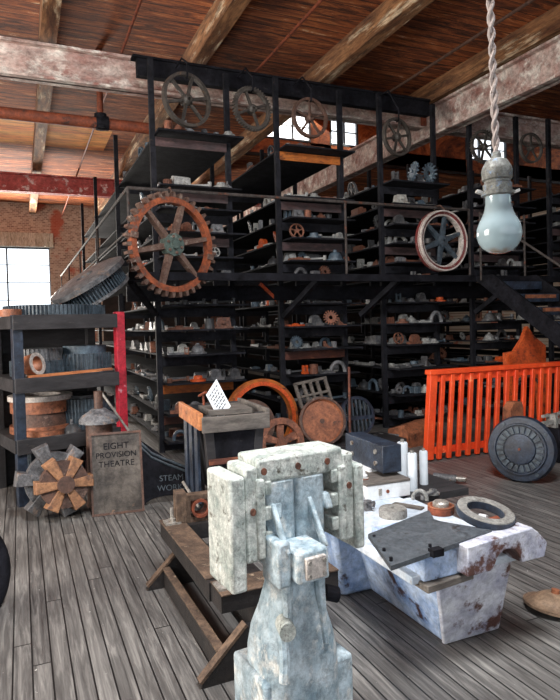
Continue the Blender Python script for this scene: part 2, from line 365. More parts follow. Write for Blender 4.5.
struct(wb, 'wall_back', 'brick')
struct(MB().box(2.6, 17, 21, 21.3, 0, CZH), 'wall_back_2', 'wall_shade')  # same back wall, coloured dark for the gloom behind the racks
struct(MB().box(-7.3, -7, -5, 21.3, 0, CZH), 'wall_left', 'brick')
struct(MB().box(17, 17.3, -5, 21.3, 0, CZH), 'wall_right', 'brick')
struct(MB().box(-7, 17, -5.3, -5, 0, .8).box(-7, 17, -5.3, -5, 4.6, CZH).box(-7, -4, -5.3, -5, .8, 4.6).box(8, 17, -5.3, -5, .8, 4.6), 'added_unseen_wall_front', 'brick')  # unseen wall behind the camera, added to cut the ambient light

struct(MB().box(-1.7, 1.1, 20.9, 21.0, 4.33, 4.78), 'lintel', 'lintel')
def window(n, x0, x1, y, z0, z1, nx, nz):
    w = MB(); t = .05
    w.box(x0, x1, y - .04, y + .04, z0, z0 + t); w.box(x0, x1, y - .04, y + .04, z1 - t, z1)
    for i in range(nx + 1):
        x = x0 + (x1 - x0) * i / nx; w.box(x - t / 2, x + t / 2, y - .035, y + .035, z0, z1)
    for i in range(1, nz):
        z = z0 + (z1 - z0) * i / nz; w.box(x0, x1, y - .012, y + .012, z - .012, z + .012)
    o = struct(w, 'window_%d' % n, 'gearblue')
    MB().box(x0, x1, y + .045, y + .05, z0, z1).build('pane', 'pane', o)
window(1, -1.6, .98, 21.12, .9, 4.33, 2, 6)
struct(MB().box(4.8, 5.0, 13.62, 13.7, CZH, 7.2).box(6.9, 7.5, 13.62, 13.7, CZH, 7.2).box(8.3, 11.9, 13.62, 13.7, CZH, 7.2).box(13.4, 17, 13.62, 13.7, CZH, 7.2).box(4.8, 17, 13.62, 13.7, CZH, 6.2).box(4.8, 17, 13.62, 13.7, 6.95, 7.2), 'wall_monitor', 'ceil')
window(5, -4, 8, -5.1, .8, 4.6, 8, 5)  # unseen opening in the added wall, lets sky light in
window(2, 5.0, 6.9, 13.65, 6.2, 6.95, 4, 2)
window(3, 7.5, 8.3, 13.65, 6.2, 6.95, 2, 2)
window(4, 11.9, 13.4, 13.65, 6.2, 6.95, 3, 2)
def ibeam(name, p0, p1, z0, z1, d, mt, axis):
    b = MB(); t = .035
    if axis == 'x':
        x0, x1, y = p0, p1, d
        b.box(x0, x1, y - .02, y + .02, z0, z1); b.box(x0, x1, y - .11, y + .11, z0, z0 + t); b.box(x0, x1, y - .11, y + .11, z1 - t, z1)
    else:
        y0, y1, x = p0, p1, d
        b.box(x - .02, x + .02, y0, y1, z0, z1); b.box(x - .11, x + .11, y0, y1, z0, z0 + t); b.box(x - .11, x + .11, y0, y1, z1 - t, z1)
    return struct(b, name, mt)
ibeam('ceiling_beam', -7, 6.4, 4.9, 5.36, 8.45, 'pink', 'x')
ibeam('ceiling_beam', -1, 21, 4.76, 5.28, 6.62, 'pink', 'y')
ibeam('ceiling_beam', -7, 6.4, 4.92, 5.36, 15.5, 'redpink', 'x')
ibeam('ceiling_beam', 6.75, 17, 4.9, 5.36, 8.45, 'pink', 'x')
# bolted end plate where the beams meet
e = MB(); e.box(6.32, 6.42, 8.3, 8.33, 4.92, 5.3)
for k in range(4): e.cyl((6.37, 8.3, 4.98 + k * .085), (6.37, 8.275, 4.98 + k * .085), .022, n=8)
struct(e, 'ceiling_beam_plate', 'pipe')
for x, y0, y1 in ((.47, 7.0, 8.9), (2.5, -1, 9.5), (4.53, -1, 9.5), (6.75, -1, 9.5), (.5, 9.0, 21), (2.5, 9.9, 21), (4.6, 9.9, 21), (-1.6, -1, 21)):
    struct(MB().box(x - .1, x + .1, y0, y1, 5.42, CZH), 'ceiling_timber', 'timber')
struct(MB().box(-6, 1.9, 12.7, 14.3, CZH - .03, CZH), 'ceiling_sunlit_strip', 'yellow')  # sunlight on the ceiling, painted as a bright thin panel
struct(MB().box(4.9, 17, 9.55, 9.62, 5.42, CZH + .2), 'ceiling_trim', 'newwood')
def rod(label, p0, p1, r, mt='pipe'):
    return tag(MB().cyl(p0, p1, r, n=10).build('tie_rod', mt), label, 'rod', 'tie rods below the roof boards')
rod('thin rusty tie rod under roof above the tallest hanging spoked wheel', (3.35, -1, 5.4), (3.35, 9.4, 5.4), .022)
rod('thin rusty tie rod under roof boards beside the bare timber at the edge', (1.4, -1, 5.4), (1.4, 21, 5.4), .018)
rod('thin dark tie rod under roof boards nearest the hanging light bulb', (5.7, -1, 5.4), (5.7, 9.4, 5.4), .022, 'brown')

# ceiling pipe
t = thing('overhead_pipe', 'thick rust-orange pipe hung level below the pale peeling roof beam', 'pipe', (0, 9.2, at(60, 118, y=9.2).z))
MB().cyl((-6, 0, 0), (1.95, 0, -.02), .085, n=18).build('pipe_run', 'pipe', t)
MB().cyl((1.2, 0, -.1), (1.2, 0, .12), .09, n=16).build('fitting', 'black', t)
MB().cyl((1.13, 0, -.01), (1.31, 0, -.01), .105, n=16).build('coupling', 'black', t)
MB().cyl((1.2, 0, .1), (1.2, 0, 1.1), .045, n=12).build('riser', 'pipe', t)

# ------------------------------------------------------------------ racks
YP, YF, YB, DECK = 7.75, 7.43, 17.0, 2.27
racks = [(1.65, 2.67), (3.40, 4.42), (5.11, 6.11), (6.84, 7.85), (8.60, 9.6), (10.35, 11.35)]
WHICH = ['rack behind the big toothed wheel', 'rack behind the rust-orange ring', 'rack beside the pale-rimmed wheel', 'rack behind the light bulb', 'rack behind the steel stair', 'rack at the far end of the row']
up = [[.27, .58, .88, 1.17, 1.86], [.25, .56, .84, 1.13, 1.83], [.25, .54, .82, 1.12, 1.46], [.22, .46, .70, .95, 1.20, 1.5], [.22, .46, .70, .95, 1.2, 1.5], [.25, .5, .8, 1.1, 1.4]]
low = [.18, .52, .92, 1.28, 1.60, 1.92]
def make_rack(i):
    xl, xr = racks[i]
    t = thing('storage_rack', 'tall black steel storage ' + WHICH[i], 'rack', (xl, YP, 0), group=None)
    W = xr - xl; dF = YF - YP; dB = YB - YP
    ys = [0, 3.05, 6.15, 9.2]
    for k, y in enumerate(ys):
        for x in (0, W):
            top = 5.02 if k else (5.1 if x == 0 else 5.05)
            MB().box(x - .035, x + .035, y - .03, y + .03, 0, top).build('post', 'rack', t)
    zs = [z for z in low] + [DECK + u for u in up[i]]
    for k, z in enumerate(zs):
        a = rnd.uniform(-.012, .012)
        s_ = MB(); x0, x1 = .03 + rnd.uniform(-.03, .03), W + .1 + rnd.uniform(-.05, .06)
        s_.box(x0, x1, dF + rnd.uniform(-.02, .05), dB, z - .022, z)
        s_.build('shelf', 'rack', t)
        mt = 'rack'
        if i == 0 and k in (1,): mt = 'rack_rust'
        if i == 0 and k in (2,): mt = 'rack_orange'
        if i == 1 and k in (1, 3): mt = 'rack_rust'
        if i == 1 and k == 10: mt = 'rack_orange'
        if k in (7, 9) or (i in (0, 3) and k == 10): mt = 'rack_dim' if mt == 'rack' else mt
        b = MB(); b.box(.03, W - .03, -.045, -.02, z - .155, z - .04); b.build('cross_board', mt, t)
        b = MB(); b.box(.03, W - .03, 3.03, 3.06, z - .12, z - .03); b.build('cross_board', 'rack', t)
    return t
for i in range(6): make_rack(i)

t = thing('hanging_beam', 'long black steel beam across the rack posts carrying the hung wheels', 'beam', (1.5, 7.86, 5.0))
MB().box(0, 4.62, -.03, .08, -.1, .12).build('web', 'black', t); MB().box(-.06, 4.62, -.06, .1, .12, .15).build('flange', 'black', t)

# walkway with railing
RY, DY = 7.0, 7.02
w = thing('walkway', 'raised steel walkway with tube railing running along the racks', 'walkway', (0, RY, 0))
MB().box(1.16, 14, 0, .72, DECK - .03, DECK).build('deck', 'rack', w)
MB().box(1.16, 14, -.03, 0, DECK - .08, DECK + .015).build('edge_beam', 'black', w)
MB().box(1.16, 1.6, .72, 12.5, DECK - .05, DECK).build('side_deck', 'rack', w)
MB().box(1.25, 14, .66, .72, DECK - .3, DECK - .1).build('ledger', 'black', w)
for x in (3.42, 4.68, 6.86):
    MB().bar((x, .7, 1.74), (x + .2, .02, DECK - .06), .07, .07).build('strut', 'rack', w)
MB().bar((1.2, .05, DECK - .1), (1.62, .72, 1.8), .07, .05).build('strut', 'rack', w)
MB().bar((3.05, .65, 2.2), (3.3, .68, 1.98), .03, .045).build('brace', 'orange', w)
RZ = 3.25
for x in (1.19, 4.05, 6.15):
    MB().cyl((x, 0, DECK), (x, 0, RZ), .017, n=10).build('railing_post', 'rail', w)
MB().cyl((1.19, 0, RZ), (6.15, 0, RZ), .02, n=10).build('top_rail', 'rail', w)
for y in (3, 6, 9, 12): MB().cyl((1.19, y, DECK), (1.19, y, RZ), .016, n=8).build('railing_post', 'rail', w)
MB().cyl((1.19, 0, RZ), (1.19, 12.2, RZ), .02, n=10).build('side_rail', 'rail', w)
MB().cyl((1.19, 0, DECK + .5), (1.19, 12.2, DECK + .5), .012, n=8).build('middle_rail', 'rail', w)

# stair down from the walkway
st = thing('steel_stair', 'dark steel stair descending from the walkway past the storage racks', 'stairs', (6.24, 6.97, 0))
sp_ = [(0, 2.2), (0, 2.27), (-.33, 2.27), (-3.84, 0), (-3.4, 0)]
for x in (0, .84):
    MB().add([(x, y, z) for y, z in sp_] + [(x + .03, y, z) for y, z in sp_], [(0, 1, 2, 3, 4), (9, 8, 7, 6, 5)] + [(k, (k + 1) % 5, 5 + (k + 1) % 5, 5 + k) for k in range(5)]).build('stringer', 'black', st)
for k in range(11):
    y = -.3 - k * .3; z = 2.15 - k * .3 * .647
    tr = MB().box(.03, .84, y - .13, y + .13, z - .03, z).build('tread', 'rack', st)
    MB().box(.03, .84, y - .135, y - .125, z - .1, z + .012).build('nosing', 'navy', tr)
    if k in (1, 2): MB().box(.2, .78, y - .14, y - .136, z - .05, z).build('rust_patch', 'copper', tr)
MB().cyl((.0, -.1, 2.2), (.0, -.1, 3.2), .016, n=8).build('railing_post', 'rail', st)
MB().cyl((.0, -.1, 3.18), (.0, -3.4, 1.05), .016, n=8).build('handrail', 'rail', st)
MB().cyl((.86, -.1, 2.2), (.86, -.1, 3.2), .016, n=8).build('railing_post', 'rail', st)

# ------------------------------------------------------------------ shelf clutter
def spoked(mb, r, hub, th, ns, rimw=.16, T=None, teeth=0):
    if teeth: mb.gear(r, r * (1 - rimw), -th / 2, th / 2, teeth, r * .08, T)
    else: mb.ring(circ(r, 28), circ(r * (1 - rimw), 28), -th / 2, th / 2, T)
    h = MB().cyl((0, 0, -th * .7), (0, 0, th * .7), hub, n=14)
    for k in range(ns):
        a = 2 * PI * k / ns + .3; c, s_ = math.cos(a), math.sin(a)
        h.bar((c * hub * .7, s_ * hub * .7, 0), (c * r * (1 - rimw * .6), s_ * r * (1 - rimw * .6), 0), r * .14, th * .6)
    mb.add(h.v, h.f, T); return mb
K = {}
def kind(nm, cat, mb, w): K[nm] = dict(cat=cat, mb=mb, w=w, meshes={})
kind('flange', 'flange', MB().lathe([(.03, 0), (.1, 0), (.1, .025), (.06, .03), (.055, .07), (.03, .07)], 18, closed=True), .22)
pb = [(-.12, 0), (.12, 0), (.12, .03), (.07, .035)] + circ(.065, 9, 0, .07, 0, PI) + [(-.07, .035), (-.12, .03)]
kind('pillow_block', 'bearing', MB().prism(pb, -.04, .04, RX90), .26)
kind('pipe_elbow', 'pipe fitting', MB().tube([(-.1, 0, .0)] + [(-.1 + .1 - .1 * math.cos(R(a)), 0, .02 + .12 * math.sin(R(a))) for a in range(0, 181, 20)] + [(.1, 0, 0)], .028, 10), .26)
kind('pinion', 'gear', MB().gear(.075, .02, 0, .09, 14, .018), .17)
kind('iron_plate', 'plate', MB().box(-.15, .15, -.1, .1, 0, .03).box(-.04, .04, -.04, .04, .03, .05), .32)
kind('box_casting', 'casting', MB().box(-.11, .11, -.08, .08, 0, .02).hexa([(-.09, -.06), (.09, -.06), (.09, .06), (-.09, .06)], .02, [(-.07, -.05), (.07, -.05), (.07, .05), (-.07, .05)], .13).cyl((0, -.055, .08), (0, -.09, .08), .03), .25)
kind('bushing', 'bushing', MB().lathe([(.03, 0), (.055, 0), (.055, .12), (.03, .12)], 16, closed=True), .13)
kind('angle_bracket', 'bracket', MB().box(-.09, .09, -.06, .06, 0, .018).box(-.09, -.072, -.06, .06, .018, .15).prism([(-.072, .018), (.05, .018), (-.072, .12)], -.01, .01, RX90), .21)
kind('crank_lever', 'lever', MB().bar((-.16, 0, .03), (.14, 0, .045), .04, .025).cyl((-.16, 0, 0), (-.16, 0, .07), .045).cyl((.14, 0, .01), (.14, 0, .09), .028), .36)
kind('small_wheel', 'wheel', spoked(MB(), .12, .035, .035, 5, T=Matrix.Translation((0, 0, .12)) @ Matrix.Rotation(R(78), 4, 'X')), .27)
kind('dome_housing', 'housing', MB().lathe([(.12, 0), (.12, .02), (.09, .025), (.085, .06), (.06, .1), (.025, .115), (.025, .14), (0, .14)], 18), .26)
kind('sprocket', 'sprocket', MB().gear(.11, .03, -.012, .012, 16, .03, Matrix.Translation((0, 0, .11)) @ Matrix.Rotation(R(75), 4, 'X')), .24)
kind('iron_bar', 'bar', MB().box(-.2, .2, -.025, .025, 0, .04).box(-.2, -.17, -.04, .04, 0, .06), .42)
kind('pivot_fork', 'fork', MB().box(-.05, .05, -.05, .05, 0, .04).box(-.05, -.028, -.03, .03, .04, .16).box(.028, .05, -.03, .03, .04, .16).cyl((-.055, 0, .13), (.055, 0, .13), .014, n=8), .13)
kind('wood_block', 'block', MB().box(-.1, .1, -.07, .07, 0, .1).box(-.1, .1, -.02, .02, .1, .12), .23)
GP = dict(flange='iron flanges', pillow_block='pillow blocks', pipe_elbow='curved pipe fittings', pinion='pinions', iron_plate='iron plates', box_casting='box castings', bushing='bushings', angle_bracket='angle brackets', crank_lever='crank levers', small_wheel='small spoked wheels', dome_housing='domed housings', sprocket='sprockets', iron_bar='iron bars', pivot_fork='pivot forks', wood_block='notched blocks')
CN = dict(iron='blackened', grey='grey', rust='rusty brown', blue='blue-grey', orange='orange', pale='pale')
def put(kn, mt, loc, rz, s, label):
    k = K[kn]
    if mt not in k['meshes']: k['meshes'][mt] = k['mb'].mesh(kn, mt)
    o = bpy.data.objects.new(kn, k['meshes'][mt]); COL.objects.link(o)
    o.location = loc; o.rotation_euler = (0, 0, rz); o.scale = (s, s, s)
    return tag(o, label, k['cat'], GP[kn] + ' stored on the rack shelves' if ' rack' in label else None)
kinds = list(K) + ['iron_plate', 'iron_bar', 'crank_lever'] * 2 + ['box_casting', 'pillow_block', 'flange']
pal = ['iron'] * 16 + ['grey'] * 6 + ['rust'] * 7 + ['blue'] * 4 + ['pale'] * 2 + ['orange']
def fill_row(x0, x1, place, hmax, desc, orient, gapmax=.005, skip=.08):
    x = x0 + rnd.uniform(0, .05); n = 0; items = []
    while True:
        kn = rnd.choice(kinds); s = min(rnd.uniform(.55, 1.15), hmax / .17)
        wd = K[kn]['w'] * s
        if x + wd > x1: break
        if rnd.random() > skip: items.append((kn, rnd.choice(pal), x + wd / 2, s))
        x += wd * rnd.uniform(.78, .98) + rnd.uniform(-.01, gapmax)
    for n, (kn, mt, xc, s) in enumerate(items):
        o = '%s %s, %s %s on %s' % (CN[mt], kn.replace('_', ' '), ORD[min(n, 27)], orient, desc)
        put(kn, mt, place(xc), rnd.uniform(-.25, .25) + (PI / 2 if 'front' in orient else 0) , s, o)
RK = ['first', 'second', 'third', 'fourth', 'fifth', 'sixth']
for i, (xl, xr) in enumerate(racks[:5]):
    zs = [(z, '%s shelf from floor' % ORD[k]) for k, z in enumerate(low)] + [(DECK + u, '%s shelf above walkway' % ORD[k]) for k, u in enumerate(up[i])] 
    zs.insert(6, (DECK + .001, 'walkway deck'))
    for k, (z, dsc) in enumerate(zs):
        nx = zs[k + 1][0] if k + 1 < len(zs) else z + .5
        h = min(nx - z - .05, .32)
        if i == 4 and k < 3: continue
        yy = YF + .13 if 'deck' not in dsc else YP - .2
        fill_row(xl + .06, xr + .08, lambda x: (x, yy + rnd.uniform(-.04, .06), z), h, '%s, %s rack' % (dsc, RK[i]), 'from left', skip=.06)
        if 'deck' not in dsc: fill_row(xl + .08, xr + .0, lambda x: (x, yy + .26 + rnd.uniform(-.05, .05), z), h, 'back of %s, %s rack' % (dsc, RK[i]), 'from left', skip=.1)
        if i < 4 and k != 6 :
            fill_row(YF + .45, 10.6 if i == 0 else 9.4, lambda y: (xl + .1 + rnd.uniform(0, .05), y, z), h, 'side of %s, %s rack' % (dsc, RK[i]), 'from front', gapmax=.06, skip=.1)

# ------------------------------------------------------------------ hung wheels
def hung_wheel(label, px, py, rpx, y, ns, mt, teeth=0, rimw=.12, tilt=0, hook=True, hubf=.2, yaw=0):
    c = at(px, py, y=y); r = rpx / FPX * (ray(px, py).normalized().length * (c - CAM).dot(fwd))
    t = thing('hung_wheel', label, 'wheel', mtx=Matrix.Translation(c) @ Matrix.Rotation(R(yaw), 4, 'Z') @ RX90 @ Matrix.Rotation(R(tilt), 4, 'Z'), group='old iron wheels hung from the beam')
    th = r * .2; b = MB()
    if teeth: b.gear(r, r * (1 - rimw), -th / 2, th / 2, teeth, r * .07)
    else: b.lathe([(r, -th / 2), (r * .99, th / 2), (r * (1 - rimw), th / 2), (r * (1 - rimw), -th / 2)], 40, closed=True)
    b.build('rim', mt, t)
    MB().lathe([(r * .06, -th), (r * hubf, -th), (r * hubf, th * .6), (r * hubf * .6, th), (r * .06, th)], 20, closed=True).build('hub', mt, t)
    for k in range(ns):
        a = 2 * PI * (k + .25) / ns; ca, sa = math.cos(a), math.sin(a)
        MB().bar((ca * r * hubf * .9, sa * r * hubf * .9, 0), (ca * r * (1 - rimw * .8), sa * r * (1 - rimw * .8), 0), r * .11, th * .5).build('spoke', mt, t)
    return t, c, r
def hook(c, r, y, label):
    o = MB().tube([(c.x, y, c.z + r * .78), (c.x, y - .05, c.z + r * .82), (c.x, y - .06, c.z + r + .1), (c.x, y + .2, 5.05), (c.x, 7.8, 5.05)], .012, 6).build('wire_hook', 'black'); tag(o, label, 'hook', 'wire hooks on the black beam')
hw = [(187, 100, 27, 6, 'darkwheel', 0, .12, 'large plain spoked iron wheel hung from beam above the first rack', 'wire hook holding the large plain spoked wheel'),
      (252, 109, 22, 4, 'darkwheel', 44, .2, 'fine-toothed gear wheel hung from beam between first and second racks', 'wire hook holding the fine-toothed gear'),
      (310, 118, 20, 5, 'brown', 0, .14, 'rusty five-spoked wheel hung from beam before the bright clerestory window', 'wire hook holding the wheel before the bright window'),
      (397, 137, 19, 6, 'darkwheel', 0, .13, 'dark narrow spoked wheel hung above the two small star gears', 'wire hook holding the wheel above the star gears')]
for px, py, rp, ns, mt, te, rw, lb, hl in hw:
    t, c, r = hung_wheel(lb, px, py, rp, 7.3, ns, mt, te, rw, yaw={187: 15, 252: 10, 310: 4, 397: 11}[px])
    hook(c, r, 7.3, hl)
hung_wheel('toothed dark wheel standing behind the bulb socket on rack top', 484, 147, 17, 7.55, 6, 'darkwheel', 36, .16)
hung_wheel('thin five-spoked dark wheel standing on rack beyond the bulb', 531, 148, 15, 7.55, 5, 'darkwheel', 0, .12)
# two star gears on the third rack top
for px, nm in ((429, 'blue-grey star gear on third rack top beside dark plate'), (413, 'blue-grey star gear on third rack top under narrow hung wheel')):
    c = at(px, 158, y=7.45); c.z = DECK + 1.46 + .145
    tag(MB().gear(.15, .03, -.015, .015, 14, .05, Matrix.Rotation(R(80), 4, 'X')).build('star_gear', 'blue', loc=c, rot=(0, 0, px)), nm, 'gear', 'star gears on the third rack')

# big toothed wheel on the railing
c = at(172, 245, y=6.9)
g = thing('toothed_wheel', 'large rust-orange toothed wheel hung on the walkway railing', 'gear wheel', mtx=Matrix.Translation(c) @ Matrix.Rotation(R(20), 4, 'Z') @ RX90 @ Matrix.Rotation(R(12), 4, 'Z'))
ro = .615
b = MB(); b.lathe([(ro * .9, -.045), (ro * .9, .045), (ro * .79, .045), (ro * .79, -.045)], 60, closed=True); b.build('rim', 'gearorange', g)
tb = MB()
for k in range(38):
    a = 2 * PI * k / 38; T = Matrix.Rotation(a, 4, 'Z')
    tb.hexa([(ro * .895, -.024), (ro, -.015), (ro, .015), (ro * .895, .024)], -.045, [(ro * .895, -.024), (ro, -.015), (ro, .015), (ro * .895, .024)], .045, T)
tb.build('gear_teeth', 'spokerust', g)
for k in range(6):
    a = 2 * PI * k / 6; ca, sa = math.cos(a), math.sin(a); T = Matrix.Rotation(a, 4, 'Z')
    MB().hexa([(.1, -.045), (ro * .8, -.032), (ro * .8, .032), (.1, .045)], -.03, [(.1, -.03), (ro * .8, -.022), (ro * .8, .022), (.1, .03)], .04, T).build('spoke', 'spokerust', g)
hb = MB(); hb.prism(circ(.135, 10), -.06, .06); hb.cyl((0, 0, .06), (0, 0, .085), .05, n=10)
hb = hb.build('hub', 'hubgreen', g)
for k in range(6):
    a = 2 * PI * (k + .5) / 6; MB().cyl((math.cos(a) * .095, math.sin(a) * .095, .06), (math.cos(a) * .095, math.sin(a) * .095, .08), .016, n=8).build('bolt', 'spokerust', hb)
for a in (160, 335):
    T = Matrix.Rotation(R(a), 4, 'Z'); MB().box(ro * .78, ro * .93, -.035, .035, .045, .07, T).build('clamp_plate', 'spokerust', g, bevel=.005)
# white rimmed wheel
c = at(442, 241, y=6.88)
g = thing('rimmed_wheel', 'blue-spoked wheel with red and white rim hung on railing', 'wheel', mtx=Matrix.Translation(c) @ Matrix.Rotation(R(3), 4, 'Z') @ RX90 @ Matrix.Rotation(R(20), 4, 'Z'))
r = .435
MB().lathe([(r, -.06), (r, .02), (r * .96, .05), (r * .92, .05), (r * .92, -.06)], 48, closed=True).build('rim', 'rimred', g)
MB().lathe([(r * 1.004, .0), (r * .985, .06), (r * .94, .06), (r * .96, .0)], 48, closed=True).build('outer_stripe', 'rimwhite', g)
MB().lathe([(r * .925, .051), (r * .84, .03), (r * .84, -.05), (r * .91, -.05)], 48, closed=True).build('inner_rim', 'rimred', g)
MB().lathe([(r * .86, .038), (r * .815, .034), (r * .815, -.05), (r * .84, -.05)], 48, closed=True).build('inner_stripe', 'rimwhite', g)
for k in range(6):
    T = Matrix.Rotation(2 * PI * k / 6, 4, 'Z'); MB().hexa([(.05, -.05), (r * .83, -.028), (r * .83, .028), (.05, .05)], -.02, [(.05, -.04), (r * .83, -.02), (r * .83, .02), (.05, .04)], .012, T).build('spoke', 'gearblue', g)
MB().lathe([(.02, -.05), (.085, -.05), (.085, .03), (.05, .05), (.02, .05)], 20, closed=True).build('hub', 'gearblue', g)

for (px, rr, yy_, lb) in ((172, .56, 6.9, 'rusty wire loop tying the big toothed wheel to the railing'), (442, .40, 6.88, 'rusty wire loop tying the pale-rimmed wheel to the railing')):
    cc = at(px, 245 if px < 300 else 241, y=yy_)
    tag(MB().tube([(cc.x, yy_ - .01, cc.z + rr - .03), (cc.x, yy_ - .06, cc.z + rr + .04), (cc.x, yy_ + .02, RZ + .015), (cc.x, 7.03, RZ + .022), (cc.x, 7.03, RZ - .03)], .012, 6).build('wire_loop', 'brown'), lb, 'wire')

# ------------------------------------------------------------------ gear stand
RL = at(17, 500, y=6.15); G0 = Vector((-.03, 6.08, 0)); RZG = R(14)
gs = thing('gear_stand', 'black timber stand with one red post holding stacked gears', 'stand', G0, (0, 0, RZG))
GW, GD = 1.0, .85
for (x, y), mt in (((.0, 0), 'navy'), ((GW, 0), 'redpost'), ((0, GD), 'darkwood'), ((GW, GD), 'darkwood')):
    MB().box(x - .045, x + .045, y - .045, y + .045, 0, 1.79 if mt != 'redpost' else 1.81).build('post', mt, gs, bevel=.004)
GL = [.62, 1.19, 1.78]
for k, z in enumerate(GL):
    MB().box(-.045, GW + .045 - (.09 if k < 3 else 0), -.075, -.046, z - .13, z + .01).build('front_rail', 'darkwood', gs, bevel=.004)
    MB().box(-.04, GW + .04, -.04, GD + .04, z - .05, z).build('shelf_board', 'darkwood', gs)
    MB().box(-.06, -.046, -.04, GD, z - .12, z).build('side_rail', 'darkwood', gs)
MB().box(-.04, GW + .04, GD + .045, GD + .06, 0, 1.75).build('back_panel', 'darkwood', gs)
MG = Matrix.Translation(G0) @ Matrix.Rotation(RZG, 4, 'Z')
def drum(label, lx, ly, z, parts, name='gear', group='gears stored on the black stand'):
    """stack of toothed or plain rings: (r_out, r_in, h, teeth, mat)"""
    p = MG @ Vector((lx, ly, z)); o = thing(name, label, 'gear', p, group=group); zz = 0
    for ro, ri, h, te, mt, pn in parts:
        b = MB()
        if te: b.gear(ro, ri, zz, zz + h, te, ro * .05, fill=.55)
        else: b.lathe([(ri, zz), (ro, zz), (ro, zz + h), (ri, zz + h)], 40, closed=True)
        b.build(pn, mt, o); zz += h
    return o
drum('broad blue-grey ring gear lying on top of the gear stand', .5, .46, 1.78, [(.5, .36, .11, 84, 'gearblue', 'toothed_ring')])
drum('bare copper band ring at the corner of the stand top', -.0, .2, 1.78, [(.1, .09, .07, 0, 'copper', 'band')], 'copper_band')
drum('dark two-step gear with pale plate on middle level of stand', .76, .36, 1.19, [(.27, .05, .2, 40, 'gearblue', 'toothed_ring'), (.22, .05, .08, 0, 'blue', 'top_plate')])
drum('dark coarse gear at back of middle level by copper ring', .3, .42, 1.19, [(.27, .05, .15, 30, 'gearblue', 'toothed_ring'), (.24, .04, .12, 36, 'iron', 'upper_ring')])
drum('wide two-tier dark gear on lower level of stand', .74, .4, .62, [(.31, .05, .18, 60, 'gearblue', 'lower_ring'), (.32, .05, .13, 60, 'gearblue', 'upper_ring'), (.24, .05, .03, 0, 'iron', 'cover')])
drum('stack of rusty copper rings under white rim on lower level', .31, .42, .62, [(.3, .16, .07, 0, 'copper', 'bottom_ring'), (.27, .1, .13, 0, 'brown', 'middle_ring'), (.29, .1, .12, 0, 'copper', 'upper_ring'), (.31, .2, .05, 0, 'rimwhite', 'rim')], 'ring_stack')
drum('flat pierced copper ring at front edge of lower level', .27, .16, .62, [(.19, .11, .05, 0, 'copper', 'ring_body')], 'copper_ring')
drum('dark fine gear under the stand behind the cogs', .5, .45, .0, [(.36, .05, .3, 64, 'gearblue', 'lower_ring'), (.3, .05, .12, 50, 'iron', 'upper_ring')])
drum('small dark coarse pinion under the stand beside its corner post', .2, .12, .0, [(.13, .05, .48, 18, 'gearblue', 'toothed_ring')])
p = MG @ Vector((.16, .1, 1.19 + .12))
o = thing('collar_ring', 'tilted copper collar leaning on the middle level of stand', 'ring', mtx=Matrix.Translation(p) @ frame((0, 0, 0), (0, 1, .2), (.75, -.6, .2)))
MB().lathe([(.065, -.05), (.1, -.05), (.11, .05), (.075, .05)], 26, closed=True).build('collar', 'copper', o); MB().lathe([(.075, .051), (.11, .051), (.11, .06), (.075, .06)], 26, closed=True).build('face', 'rimwhite', o)
p = MG @ Vector((.08, -.02, 1.195))
tag(MB().box(0, .82, -.03, .05, 0, .022).build('wood_plank', 'newwood', loc=p, rot=(0, R(-1.5), RZG)), 'long bare orange-brown plank along middle level of stand', 'plank')
p = MG @ Vector((.5, .06, .62))
o = thing('bell_casting', 'dark domed cap with knob between copper ring and wide gear', 'cap', p)
MB().lathe([(.09, 0), (.085, .03), (.045, .07), (.03, .08), (0, .08)], 20).build('dome', 'iron', o); MB().cyl((0, 0, .08), (0, 0, .13), .016).build('knob', 'iron', o)
# tilted bevel gear leaning from ring gear to walkway corner
a = at(57, 300, y=6.62); b_ = at(117, 262, y=6.8)
dx = (b_ - a); zaxis = Vector((-dx.z, -.12, dx.x)).normalized()
o = thing('crown_gear', 'large dark gear tilted on the stand top against the walkway corner', 'gear', mtx=frame((a + b_) / 2, dx, zaxis))
L = dx.length / 2
MB().lathe([(.1, -.02), (L * 1.1, -.02), (L * 1.1, .035), (L * .9, .06), (.1, .06)], 40, closed=True).build('rim', 'iron', o)
MB().gear(L * .92, .1, -.17, -.02, 60, .03).build('toothed_drum', 'gearblue', o)
MB().lathe([(.1, -.2), (L * .96, -.2), (L * .96, -.17), (.1, -.17)], 40, closed=True).build('lower_flange', 'iron', o)

# things leaning in front of the stand
def star_cog(label, loc, r, n, th, mt, yaw, lean, face=None, wid=.42, inner=.62, spin=0):
    T = Matrix.Translation(loc) @ Matrix.Rotation(R(yaw), 4, 'Z') @ Matrix.Rotation(R(90 - lean), 4, 'X') @ Matrix.Rotation(R(spin), 4, 'Z')
    o = thing('star_cog', label, 'cog', mtx=T)
    MB().prism(circ(r * inner, n * 4), -th / 2, th / 2).build('disc', mt if not face else 'brown', o)
    for k in range(n):
        Tk = Matrix.Rotation(2 * PI * k / n, 4, 'Z'); w0 = r * wid / 2
        MB().hexa([(r * .26, -w0 * .6), (r, -w0), (r, w0), (r * .26, w0 * .6)], -th * .6, [(r * .26, -w0 * .5), (r * .98, -w0 * .85), (r * .98, w0 * .85), (r * .26, w0 * .5)], th * .75, Tk).build('tooth', mt, o, bevel=.006)
    MB().cyl((0, 0, -th * .6), (0, 0, th * 1.0), r * .3, n=24).build('hub', 'brown' if face else mt, o)
    return o
c = at(64, 484, y=5.45); star_cog('bronze six-toothed cog leaning in front of the gear stand', c, .24, 6, .1, 'gold', 8, 8, True, inner=.84, wid=.5, spin=0)
c = at(55, 480, y=5.62); star_cog('larger dark grey cog leaning behind the bronze cog', c, .33, 6, .1, 'iron', 8, 5, inner=.76, spin=50)
c = at(101, 470, y=5.75)
o = thing('flanged_pedestal', 'brown iron cylinder with flanged collar standing behind the plaque', 'pedestal', (c.x, 5.78, 0))
